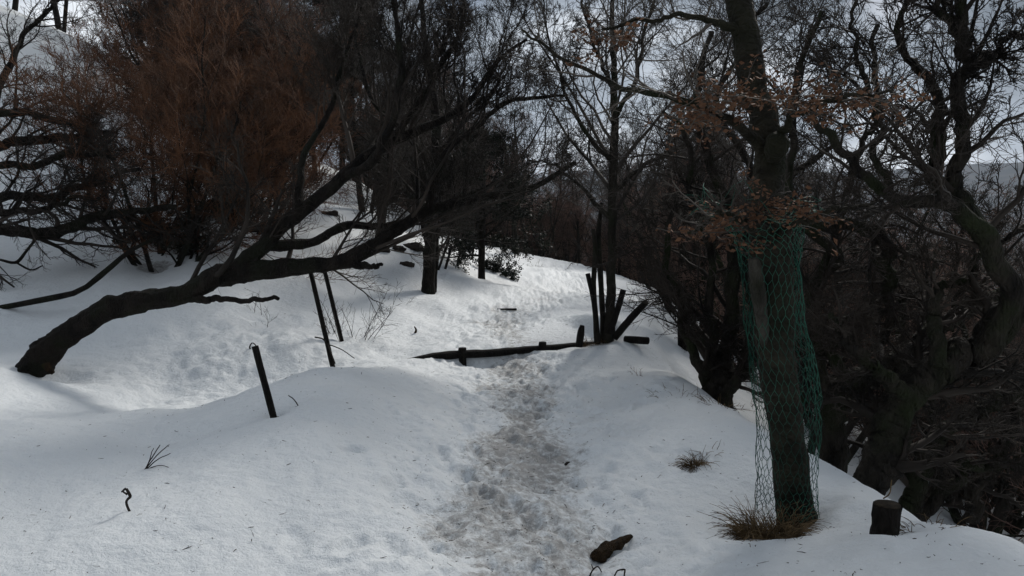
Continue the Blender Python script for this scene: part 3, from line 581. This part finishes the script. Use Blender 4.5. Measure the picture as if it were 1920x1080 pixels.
# ------------------------------------------------------------------ 5 left hillside shrubs and trees
gen('broom', 300, 490, s=1.0, label='dense red brown twiggy shrub rising from a snow hole on the slope', cat='shrub', name='shrub', v=0)
gen('broom', 470, 432, s=1.05, label='red brown shrub higher up, just behind the fork of the leaning tree', cat='shrub', name='shrub', v=1)
gen('broom', 440, 330, s=1.15, label='red brown shrub behind and above the snow hole shrub', cat='shrub', name='shrub', v=0, rz=2.5)
HL = 'bare dark tree crowding the top of the left slope'
for x, y, s, k in [(-4.4, 21, 1.0, 'evergreen'), (-5.6, 24.5, 1.1, 'evergreen'), (-8.5, 24, 1.0, 'tall'), (-12, 26, 1.1, 'tall'), (-18, 30, 1.1, 'tall'), (-22, 31, 1.1, 'evergreen'), (-9.6, 21.5, .9, 'broom'), (-7, 20, .9, 'broom'),
                   (-3.6, 18.2, .75, 'tall'), (-5.4, 17, .8, 'tallbrown'), (-2.6, 24, .95, 'tallbrown'), (-20, 30, 1.2, 'tall'), (-2.5, 21.5, .62, 'broomdark'), (-6.5, 22, 1.1, 'broomdark'), (-10, 23.5, 1.2, 'broomdark'), (-8.8, 27, 1.3, 'broomdark'), (-5, 27.5, 1.1, 'broomdark'), (-13, 29, 1.3, 'broomdark'), (-15.5, 22, 1., 'tallbrown'), (-20, 27.5, 1.2, 'broomdark'), (-18.2, 25.5, 1., 'tall'), (-3, 30, .9, 'tall'), (-9, 31, 1., 'tallbrown'), (-14, 33, 1.1, 'evergreen'), (-5, 35, 1, 'tall')]:
    if k == 'evergreen': lb_, gr, nm, ct = 'dark evergreen tree among bare trees on the left slope', 'evergreens on the left slope', 'evergreen_tree', 'tree'
    elif k == 'broom': lb_, gr, nm, ct = 'red brown shrub high on the left slope below the tree line', 'shrubs high on the left slope', 'shrub', 'shrub'
    else: lb_, gr, nm, ct = HL, 'bare trees on the left slope', 'tree', 'tree'
    gen(k, xy=(x, y), s=s, label=lb_, group=gr, name=nm, cat=ct)
for k, (px, py, s_, l_) in enumerate([(330, 455, 1.7, 'dark green shrub low inside the red brown shrubs on the slope'), (430, 400, 2., 'dark green shrub above the trunk of the leaning tree')]):
    put(rename(bb), 'evergreen_bush', gps(px, py), k*2.1, s_, l_, 'bush')
for x, y, s in [(-2.9, 16.2, .72), (-3.4, 19.4, .9), (-2.2, 19.5, .8), (-4.6, 14.2, .62), (-5.2, 19.2, 1.0)]:
    gen('fine', xy=(x, y), s=s, label='fine twigged bare tree on the left bank behind the double trunk', group='fine twigged trees on the left bank', name='tree')
# tree out of frame on the left whose limbs reach in
Yl = 10.6; b = np.array([-9.2, Yl, zs(-9.2, Yl)])
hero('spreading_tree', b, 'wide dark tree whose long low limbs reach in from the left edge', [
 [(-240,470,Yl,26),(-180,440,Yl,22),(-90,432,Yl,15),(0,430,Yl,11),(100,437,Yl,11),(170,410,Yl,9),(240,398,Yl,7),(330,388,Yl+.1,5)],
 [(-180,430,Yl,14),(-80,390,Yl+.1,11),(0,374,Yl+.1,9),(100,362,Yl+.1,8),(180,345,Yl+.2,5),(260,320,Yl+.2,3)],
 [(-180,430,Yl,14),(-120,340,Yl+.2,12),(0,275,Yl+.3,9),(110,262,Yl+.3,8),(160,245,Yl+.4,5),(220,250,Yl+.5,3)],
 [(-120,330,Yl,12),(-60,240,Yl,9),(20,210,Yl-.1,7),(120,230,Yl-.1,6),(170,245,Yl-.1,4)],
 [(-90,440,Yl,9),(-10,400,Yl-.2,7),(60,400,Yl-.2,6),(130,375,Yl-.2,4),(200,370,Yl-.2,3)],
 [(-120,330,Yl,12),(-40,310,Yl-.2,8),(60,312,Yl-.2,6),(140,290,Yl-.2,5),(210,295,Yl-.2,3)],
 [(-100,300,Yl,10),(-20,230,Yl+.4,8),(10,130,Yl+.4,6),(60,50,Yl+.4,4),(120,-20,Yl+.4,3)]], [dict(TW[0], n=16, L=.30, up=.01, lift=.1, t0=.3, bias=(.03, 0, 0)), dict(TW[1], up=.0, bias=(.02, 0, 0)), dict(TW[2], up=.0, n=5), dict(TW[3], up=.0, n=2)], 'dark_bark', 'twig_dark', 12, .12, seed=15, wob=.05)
Yt = gp(0, 578)[1]-.1
post('fallen_branch', [(-60,585,Yt,6),(0,577,Yt,5),(90,560,Yt-.1,6),(150,545,Yt,5),(200,507,Yt+.2,5.5),(245,470,Yt+.6,4),(300,443,Yt+1.2,2)], 'long bare branch crossing low in front of the snow slope at far left', 'branch', None, 'dark_bark', 8)
post('hanging_branch', [(75,438,Yl-.2,2.5),(50,470,Yl-.2,2.5),(30,492,Yl-.2,3),(0,487,Yl-.2,2.5)], 'thin forked branch hanging over the snow at the left edge', 'branch', None, 'dark_bark', 6)
post('hanging_branch', [(30,492,Yl-.2,2),(58,506,Yl-.2,1.8),(80,498,Yl-.2,1.2)], 'short twig end hanging just above the snow at the left edge', 'branch', None, 'dark_bark', 6)
# ------------------------------------------------------------------ 6 right hand trees
def rb(px, py, Y): q = at(px, py, Y); q[2] = zs(q[0], q[1]); return q
Yr = 5.6; b = rb(1640, 900, Yr)
right1 = [
 [(1610,960,Yr,34),(1640,890,Yr,34),(1668,830,Yr,30),(1700,740,Yr+.1,27),(1760,690,Yr+.1,29),(1840,650,Yr+.1,27),(1900,585,Yr,26),(1990,560,Yr-.1,24)],
 [(1860,640,Yr,20),(1900,540,Yr-.1,20),(1850,450,Yr-.15,18),(1800,400,Yr-.2,15),(1710,375,Yr-.2,12),(1640,345,Yr-.2,9),(1590,300,Yr-.2,9),(1545,240,Yr-.2,7),(1520,190,Yr-.2,3)],
 [(1850,450,Yr-.1,18),(1800,370,Yr+.1,17),(1755,320,Yr+.2,15),(1760,250,Yr+.3,12),(1750,170,Yr+.4,9),(1690,80,Yr+.5,6),(1700,-30,Yr+.5,4)],
 [(1790,360,Yr+.1,14),(1795,260,Yr+.1,13),(1808,140,Yr+.1,13),(1800,40,Yr+.1,11),(1780,-80,Yr+.1,9)],
 [(1808,140,Yr+.1,9),(1860,90,Yr+.0,7),(1930,60,Yr,5)],
 [(1808,60,Yr+.1,9),(1760,10,Yr,6),(1730,-60,Yr,4)],
 [(1700,740,Yr,16),(1640,690,Yr-.1,12),(1590,640,Yr-.1,9),(1560,590,Yr,6)],
 [(1760,690,Yr,16),(1750,600,Yr+.2,12),(1780,540,Yr+.2,9),(1850,480,Yr+.3,7),(1930,430,Yr+.3,5)],
 [(1668,375,Yr,8),(1650,300,Yr+.1,6),(1640,200,Yr+.1,6),(1600,100,Yr+.2,4),(1610,0,Yr+.2,3)]]
RT = [dict(n=13, L=.36, ang=50, m=9, wig=.17, up=.04, rr=.42, rmin=.006, t0=.12, fall=.3, K=5), dict(n=9, L=.52, ang=45, m=7, wig=.15, up=.03, rr=.5, rmin=.004), dict(n=7, L=.55, ang=42, m=5, wig=.13, up=.03, rr=.6, rmin=.0034), dict(n=6, L=.5, ang=40, m=4, wig=.12, up=.03, rr=.6, rmin=.002)]
hero('gnarled_tree', b, 'big gnarled mossy tree leaning right below the stump, its limbs filling the right edge', right1, RT, 'mossy_bark', 'twig_dark', 20, .2, seed=21, wob=.05)
Ys = 6.6; b = rb(1560, 880, Ys)
hero('gnarled_tree', b, 'gnarled tree behind the netted trunk, with an arched limb bending down', [
 [(1545,930,Ys,26),(1565,840,Ys,26),(1555,760,Ys,24),(1590,720,Ys,22),(1680,680,Ys+.1,19),(1750,620,Ys+.2,16),(1850,560,Ys+.2,13),(1950,520,Ys+.2,10)],
 [(1555,760,Ys,16),(1520,640,Ys,14),(1530,540,Ys,12),(1560,480,Ys,10),(1500,400,Ys+.1,9),(1480,280,Ys+.1,7),(1500,150,Ys+.2,6),(1530,20,Ys+.2,4)],
 [(1510,430,Ys-.4,7),(1560,425,Ys-.4,10),(1610,432,Ys-.4,12),(1650,460,Ys-.4,13),(1662,510,Ys-.4,14),(1665,560,Ys-.3,9),(1660,640,Ys-.2,7)],
 [(1590,720,Ys,12),(1560,650,Ys-.2,10),(1600,600,Ys-.2,8),(1660,590,Ys-.1,7),(1720,540,Ys,5)],
 [(1530,540,Ys,8),(1600,330,Ys+.2,6),(1650,200,Ys+.3,5),(1640,60,Ys+.4,4)]], RT, 'mossy_bark', 'twig_dark', 16, .18, seed=23, wob=.05)
Yq = 6.9; b = rb(1745, 930, Yq)
hero('gnarled_tree', b, 'several crooked stems fanning right from the snow slope behind the stump', [
 [(1700,985,Yq,20),(1722,890,Yq,18),(1760,815,Yq,15),(1850,765,Yq,13),(1960,700,Yq,10)],
 [(1720,970,Yq,15),(1790,900,Yq-.1,12),(1850,870,Yq-.1,10),(1930,880,Yq-.1,7)],
 [(1610,930,Yq+.3,14),(1640,850,Yq+.3,12),(1650,760,Yq+.3,10),(1700,660,Yq+.4,8),(1690,560,Yq+.5,6)],
 [(1740,960,Yq+.2,11),(1760,840,Yq+.2,9),(1745,740,Yq+.3,8),(1790,650,Yq+.4,6),(1800,540,Yq+.5,4)],
 [(1820,980,Yq+.2,14),(1840,900,Yq+.2,12),(1900,800,Yq+.2,9),(1930,700,Yq+.3,6)]], [dict(RT[0], n=10, L=.3)]+RT[1:], 'mossy_bark', 'twig_dark', 16, .18, seed=27, wob=.05)
Yk = 7.6; b = rb(1345, 760, Yk)
hero('gnarled_tree', b, 'many stemmed dark tree at the edge of the bank, left of the netted trunk', [
 [(1340,775,Yk,30),(1345,730,Yk,26),(1355,680,Yk,17),(1370,600,Yk,13),(1375,500,Yk,12),(1370,400,Yk,10),(1330,300,Yk,8),(1310,180,Yk,6),(1330,60,Yk,4)],
 [(1345,740,Yk,16),(1315,690,Yk,11),(1285,620,Yk,9),(1270,560,Yk,7),(1250,470,Yk,6),(1260,380,Yk,4)],
 [(1355,740,Yk,14),(1400,680,Yk-.1,11),(1410,600,Yk-.1,10),(1400,500,Yk,9),(1430,380,Yk,7),(1500,320,Yk+.1,6),(1560,270,Yk+.1,4)],
 [(1345,730,Yk,12),(1330,640,Yk-.1,9),(1335,540,Yk,8),(1320,440,Yk,7),(1290,360,Yk,6),(1300,280,Yk,5),(1240,200,Yk,3)],
 [(1370,500,Yk,8),(1420,420,Yk+.2,7),(1400,300,Yk+.2,7),(1350,200,Yk+.3,5),(1380,100,Yk+.3,4),(1440,0,Yk+.3,3)],
 [(1350,760,Yk,12),(1380,720,Yk-.2,10),(1395,690,Yk-.2,8),(1450,600,Yk-.1,6)]], RT, 'mossy_bark', 'twig_dark', 14, .15, seed=25, wob=.05)
# rank upon rank on the slope below
RL = 'crooked dark bare tree on the slope falling away right of the path'
TLb = 'bare brown many stemmed bush in the ravine thicket right of the path'
n_ = 0
for x, y, s in [(6.6, 7.6, .95), (4.1, 9.9, 1.), (5.0, 11.6, 1.), (3.6, 13.3, .9), (6.6, 10, 1.1), (5.6, 14.5, 1.1), (3.9, 17, .9), (7.2, 13.2, 1.15), (5.6, 19, 1.1), (8.4, 8.6, 1.1), (4.9, 23, 1.), (8.5, 17.5, 1.2), (6.5, 27, 1.1), (10, 12, 1.2)]:
    gen('crooked', xy=(x, y), s=s, label=RL, group='crooked trees on the right slope', name='crooked_tree')
rt = np.random.default_rng(33)
for k in range(95):
    y = 10 + 32*rt.random()**.8; x = 3.9 + .12*y + rt.random()*(.62*y) 
    gen('thicket', xy=(x, y), s=rt.uniform(.8, 1.25), label=TLb, cat='bush', group='bushes in the ravine', name='thicket_bush')
for x, y, s in [(5, 30, .9), (8, 33, 1.), (12, 22, 1), (15, 30, 1.1), (10, 40, 1.1), (20, 36, 1.2), (6.5, 16, .8)]:
    gen('tall', xy=(x, y), s=s, label='slender tall bare tree standing above the ravine thicket on the right', group='tall trees above the ravine', name='tree')
for x, y, s in [(2.9, 12.3, .75), (3.5, 15.5, .85), (4.2, 19.5, .9), (5.2, 16.5, .9), (6.4, 22, 1.), (5.9, 11.6, .9), (4.4, 13.6, .85), (8.2, 14, 1.)]:
    gen('fine', xy=(x, y), s=s, label='fine twigged grey bare tree rising from the right slope beyond the log step', group='fine twigged trees on the right slope', name='tree')
# end of the path
EL = 'bare tree in the dark belt closing off the far end of the path'
for k in range(118):
    y = rt.uniform(32, 46); x = rt.uniform(-7, 13)
    if k >= 76: y = rt.uniform(34, 50); x = rt.uniform(-2, 9)
    elif k < 12: x = rt.uniform(-4.5, .6); y = rt.uniform(25, 33)
    elif k < 24: x = rt.uniform(4.6, 7.5); y = rt.uniform(24, 34)
    kk = ['tall', 'tallbrown', 'thicket'][k % 3] if k < 76 else 'thicket'
    gen(kk, xy=(x, y), s=rt.uniform(.65, .95) if k < 60 else rt.uniform(.75, .95), label=EL, group='trees at the end of the path', name='tree')
# far woods, one mass
rw = np.random.default_rng(44); mb = MB(); n_ = 2600
ang = rw.uniform(-.25, .85, n_); dd = 55*(1+rw.random(n_)*3.2); xx = np.sin(ang)*dd; yy = np.cos(ang)*dd; zz = H(xx, yy); hh = rw.uniform(3.5, 7, n_)
P = np.stack([np.stack([xx+rw.normal(size=n_)*.25*j, yy+rw.normal(size=n_)*.25*j, zz-.3+hh*j/5], -1) for j in range(6)], 1); R = .10*(1-.17*np.arange(6))[None, :]*np.ones((n_, 1))
mb.tubes(P, R, 3)
P, R = grow(P, R, 10, .45, 45, 5, .15, .06, .5, rw, .2, rmin=.02); mb.tubes(P, R, 3)
P, R = grow(P, R, 4, .55, 40, 4, .15, .05, .6, rw, .2, rmin=.016); mb.tubes(P, R, 3)
tag(link('far_woods', mb.mesh('far_woods', M['twig_brown'])), 'brown leafless woodland far down the valley beyond the thicket', 'woods', kind='stuff')
# damp air lying in the valley
mh = bpy.data.materials.new('haze'); mh.use_nodes = True; th = mh.node_tree; th.nodes.clear()
ho = th.nodes.new('ShaderNodeOutputMaterial'); hv = th.nodes.new('ShaderNodeVolumePrincipled'); hv.inputs['Color'].default_value = (.80, .88, 1, 1); hv.inputs['Density'].default_value = .00022; th.links.new(hv.outputs[0], ho.inputs['Volume'])
hx, hy0, hy1, hz0, hz1 = 4900, -1400, 5200, float(Z.min())-1, float(max(Z.max(), 45))+12
Vh = [(sx*hx, yy_, zz_) for zz_ in (hz0, hz1) for yy_ in (hy0, hy1) for sx in (-1, 1)]
tag(link('haze', mesh_np('haze', Vh, [[0, 2, 3, 1], [4, 5, 7, 6], [0, 1, 5, 4], [2, 6, 7, 3], [0, 4, 6, 2], [1, 3, 7, 5]], None, mh)), 'thin damp haze in the valley air', 'haze', kind='stuff')
# ------------------------------------------------------------------ 7 small things on the snow
def grass(px, py, n, h, spr, label, seed, mat='grass_dry', droop=.5):
    q = gps(px, py); r = np.random.default_rng(seed); a = r.random(n)*6.28; rr_ = spr*np.sqrt(r.random(n)); p = np.stack([np.cos(a)*rr_, np.sin(a)*rr_*.8, np.full(n, -.02)], -1)
    p[:, 2] += [zs(q[0]+c[0], q[1]+c[1])-q[2] for c in p]
    d = unit(np.stack([np.cos(a)*.8, np.sin(a)*.8, np.full(n, 1.1)], -1)+r.normal(size=(n, 3))*.45); L_ = h*r.uniform(.5, 1.4, n); m_ = 7; C = np.empty((n, m_, 3)); C[:, 0] = p
    for j in range(1, m_):
        d[:, 2] -= droop*r.uniform(.3, 1.2, n); d = unit(d+r.normal(size=d.shape)*.12); C[:, j] = C[:, j-1]+d*(L_/(m_-1))[:, None]
    lo = np.array([[-spr*.0]]); C[:, :, 2] = np.maximum(C[:, :, 2], -.03)
    mb = MB(); mb.tubes(C, np.linspace(.0026, .001, m_)[None, :]*np.ones((n, 1)), 3)
    return tag(link('grass_tuft', mb.mesh('grass_tuft', M[mat]), None, Vector(q)), label, 'grass tuft')
grass(1442, 975, 1300, .21, .13, 'large tuft of dead brown grass at the foot of the netted tree', 1, droop=.36)
grass(1305, 866, 320, .12, .045, 'small brown grass tuft alone on the snow left of the netted tree', 2, droop=.35)
grass(1110, 634, 240, .16, .16, 'dead grass at the foot of the stems by the log end', 3)
grass(1330, 850, 14, .09, .06, 'few dry blades beside the small tuft', 4, droop=.3)
grass(1395, 1005, 24, .08, .07, 'sparse dead blades in the snow left of the big tuft', 5)
grass(1740, 985, 40, .09, .12, 'thin dry grass in the snow right of the stump', 6, droop=.3)
grass(1265, 745, 40, .10, .22, 'scattered dry stalks on the right bank by the edge', 7, droop=.2)
grass(1350, 770, 45, .12, .2, 'dry stalks under the many stemmed tree at the bank edge', 8, droop=.2)
for k, (px, py) in enumerate([(1145, 775), (1110, 745), (1165, 845), (1150, 935), (1060, 870), (930, 760), (745, 955), (1235, 880)]):
    grass(px, py, 16, .05, .05, ['grass tips poking through snow, ' + s for s in ('upper of two close tufts right of path', 'nearest the log on the right of path', 'midway along the right side of the path', 'low on the right side of the path', 'at the right border of the dirty footway', 'left border of the footway below the log', 'in the left lower snow', 'right of the path towards the small tuft')][k], 20+k)
# bark piece
q = gps(1148, 1010); mb = MB(); P, R = spline([[-.115, -.08, .0, .012], [-.09, -.07, .012, .032], [-.03, -.01, .022, .033], [.04, .05, .03, .024], [.095, .09, .04, .014], [.13, .11, .045, .005]], 40, .004)
mb.tubes(P, R, 20, .35, 22, True); tag(link('rotten_wood', mb.mesh('rotten_wood', M['bark_piece']), None, Vector(q)), 'rotten brown piece of wood lying on snow at the lower right of the path', 'wood piece')
# stump
q = gps(1661, 988); h_ = .155; mb = MB(); P, R = spline([[0, 0, -.12, .062], [0, 0, 0, .06], [.002, 0, h_*.6, .057], [.002, 0, h_, .058]], 24)
mb.tubes(P, R, 26, .14, 16); st = empty('tree_stump', q); link('stump_body', mb.mesh('stump_body', M['dark_bark']), st)
mb = MB(); P, R = spline([[.002, 0, h_-.012, .056], [.002, 0, h_+.002, .055]], 3); mb.tubes(P, R, 22, .1, 16, True); link('cut_top', mb.mesh('cut_top', M['cut_wood']), st)
tag(st, 'short dark stump in the snow at the lower right of the netted tree', 'stump')
post('grass_stalk', [(1656,935,q[1]+.05,1.5),(1668,925,q[1]+.05,1.4),(1672,900,q[1]+.05,1)], 'dry stalk leaning on top of the stump', 'stalk', None, 'grass_dry', 5)
# sticks stuck in the snow
def stick(rows, label, forks=(), dy=0, mat='twig_dark', name='twig', cat='twig'):
    q = gps(rows[0][0], rows[0][1]); mb = MB()
    for rw_ in (rows,)+tuple(forks):
        pts = [list(at(a, b_, q[1]+dy*i)-q)+[c_/F*q[1]] for i, (a, b_, c_) in enumerate(rw_)]
        P, R = spline(pts, 5*len(pts), .002); mb.tubes(P, R, 5)
    return tag(link(name, mb.mesh(name, M[mat]), None, Vector(q)), label, cat)
stick([(248,968,2.5),(236,942,2.4),(244,930,3),(236,917,2.5),(228,922,1.5)], 'crooked black stick standing in the left foreground snow', [[(238,928,2),(230,920,1.5)]])
stick([(272,880,1.4),(285,858,1.2),(300,834,.9)], 'fan of thin bare twigs in the left snow', [[(274,880,1.2),(295,862,1),(320,850,.7)], [(274,878,1.2),(298,850,1),(318,834,.7)], [(274,880,1),(300,873,.8),(316,876,.6)], [(276,876,1),(282,855,.8),(288,840,.6)]])
stick([(562,766,1.2),(552,750,1.1),(541,741,.9)], 'thin curved twig right of the near leaning post')
stick([(480,656,2.2),(490,662,2),(505,672,1.6),(518,684,1)], 'bent twig hanging beside the top of the near post', [[(476,660,1.8),(468,652,1.5),(474,643,1.2),(484,652,1)]])
stick([(628,682,1.6),(610,640,1.6),(590,632,1.4)], 'thin twig at the foot of the nearer tall post', [[(614,645,1.2),(640,655,1),(665,672,.8)]])
stick([(1105,1082,1.8),(1112,1068,1.6),(1122,1062,1.4),(1130,1076,1)], 'dark twigs at the very bottom right of the path', [[(1112,1068,1.2),(1108,1058,.9)]])
stick([(1150,1082,1.6),(1158,1070,1.5),(1172,1068,2),(1170,1080,1.5)], 'bent dark twig at the bottom edge, right of another twig')
stick([(775,632,2.6),(780,620,2.2),(777,612,1)], 'short broken brown stub in the snow left of the path', mat='bark_piece')
stick([(1060,872,2.5),(1063,868,2.6),(1068,866,1)], 'dark clod beside the footway', cat='debris', name='bark_bit')
stick([(940,1042,1.5),(950,1044,2.4),(962,1043,1)], 'flat dark bark bit lying on the footway near the bottom', cat='debris', name='bark_bit')
stick([(100,700,4),(90,690,7),(85,682,8)], 'dead root end showing below the leaning tree', mat='bark_piece', name='root', cat='root')
# leafless little bushes
def bushlet(px, py, h, n, label, seed, lean=.7, mat='twig_dark', tilt=(0, 0), s=1.):
    pr = build_tree(seed, stems_clump(seed+200, n, h, lean, max(.004, h*.009), m=10, wob=.22, up=.03, spread=h*.1), [dict(n=6, L=.4, ang=40, m=6, wig=.13, up=.05, rr=.6, rmin=.0022, t0=.25), dict(n=5, L=.5, ang=38, m=4, wig=.12, up=.04, rr=.65, rmin=.0017)], kt=2, tm=mat, cm=mat)
    return put(rename(pr), 'bare_bush', gps(px, py), 0, s, label, 'bush', None, tilt)
bushlet(655, 636, 1.0, 9, 'twiggy bare bush beside the farther tall post', 301, .75)
bushlet(700, 655, .28, 12, 'small dark tuft of twigs below the bare bush', 302, .6)
bushlet(735, 560, .6, 6, 'low bare bush on the bank behind the farther tall post', 303, 1.)
bushlet(460, 752, .24, 7, 'small sprig of bare twigs left of the near leaning post', 304, .6)
bushlet(425, 752, .20, 4, 'tiny upright sprig farther left of the near post', 305, .25)
bushlet(480, 600, .75, 4, 'thin arching twigs in the hollow under the low stub of the leaning tree', 306, 1.1)
bushlet(1165, 575, .7, 8, 'low twiggy bush on the bank behind the leaning poles', 307, .9)
bushlet(120, 310+250, .25, 3, 'few twigs in the snow above the leaning tree root', 308, .9)
bushlet(1000, 500, .5, 8, 'low twigs on top of the bank at the far end of the path', 309, .9)
bushlet(975, 480, .9, 9, 'twiggy bush on the bank top by the tiny far post', 311, .8)
bushlet(945, 478, .7, 9, 'twiggy bush between the dark low bush and the tiny far post', 312, .9)
bushlet(1225, 700, .45, 8, 'bare twigs leaning over the bank edge below the log end', 310, 1.1, 'twig_brown')
# dark earth and stones showing on the upper bank
for k, (px, py, s_) in enumerate([(745, 470, .16), (770, 462, .2), (715, 470, .18), (757, 500, .1), (766, 503, .12), (790, 468, .12), (60, 470, .0), (480, 432, .22), (620, 405, .16)]):
    if s_ == 0: continue
    q = gps(px, py); r = np.random.default_rng(600+k); uu, vv = np.meshgrid(np.linspace(0, 2*math.pi, 21)[:-1], np.linspace(.15, 3., 12)); V = np.stack([np.cos(uu)*np.sin(vv)*1.2, np.sin(uu)*np.sin(vv)*.8, np.cos(vv)*.55], -1).reshape(-1, 3)
    V = V*(1+.45*fbm(V[:, 0]*1.6+k*5, V[:, 1]*1.6, V[:, 2]*1.6, 4, k))[:, None]*s_
    ii = np.arange(12*20).reshape(12, 20); Qd = np.stack([ii[:-1], ii[1:], np.roll(ii, -1, 1)[1:], np.roll(ii, -1, 1)[:-1]], -1).reshape(-1, 4)
    tag(link('rock', mesh_np('rock', V, Qd, None, M['rock']), None, Vector(q+[0, .02, -.02*s_])), ['dark earth lump at the top of the snow bank left of the double trunk', 'largest dark lump at the bank top left of the double trunk', 'dark lump at the left of the row along the bank top', 'small left one of two stones on the bank face', 'small right one of two stones on the bank face', 'dark lump nearest the double trunk', '', 'dark rock half buried behind the fork of the leaning tree', 'dark rock farther up the slope right of the fork'][k], 'rock')
# litter: specks of bark and leaf, uncountable
rl = np.random.default_rng(55); n_ = 2200; yy = 2.7+9*rl.random(n_)**1.5; xx = np.where(rl.random(n_) < .4, pathx(yy)+rl.normal(size=n_)*.3, rl.uniform(-3.5, 2.3, n_)); zz = np.array([zs(a, b_) for a, b_ in zip(xx, yy)])+.002
d = unit(rl.normal(size=(n_, 3))*[1, 1, .15]); ln = rl.gamma(1.5, .005, n_)[:, None]; c = np.stack([xx, yy, zz], -1); P = np.stack([c-d*ln, c+rl.normal(size=(n_, 3))*.002, c+d*ln], 1); mb = MB(); mb.tubes(P, rl.uniform(.0007, .0024, (n_, 1))*np.array([[.6, 1, .5]]), 4)
tag(link('forest_litter', mb.mesh('forest_litter', M['bark_piece'])), 'scattered dark specks of bark and twig on the snow', 'litter', kind='stuff')
# labels by place for the small groups nothing else tells apart
for g_, base_ in (('evergreens on the left slope', 'dark evergreen tree on the left slope'), ('bare trees on the left slope', 'bare dark tree at the top of the left slope'), ('tall trees above the ravine', 'slender tall bare tree above the ravine thicket'),
                  ('fine twigged trees on the right slope', 'fine twigged grey tree on the right slope'), ('fine twigged trees on the left bank', 'fine twigged bare tree on the left bank'), ('crooked trees on the right slope', 'crooked mossy bare tree on the right slope'), ('shrubs high on the left slope', 'red brown shrub high on the left slope')):
    L_ = sorted([o for o in sc.objects if o.get('group') == g_], key=lambda o: o.location.x/max(o.location.y, .1))
    W_ = ['leftmost', 'second', 'third', 'fourth', 'fifth', 'sixth', 'seventh', 'eighth', 'ninth', 'tenth', 'eleventh', 'twelfth', 'thirteenth', 'fourteenth', 'fifteenth', 'sixteenth', 'seventeenth', 'eighteenth', 'nineteenth', 'twentieth', 'twenty-first']
    for i_, o in enumerate(L_): o['label'] = base_ + ', ' + ('rightmost' if i_ == len(L_)-1 else W_[i_] if i_ == 0 else W_[i_]+' from the left')
sc.render.resolution_x = 1024; sc.render.resolution_y = 576
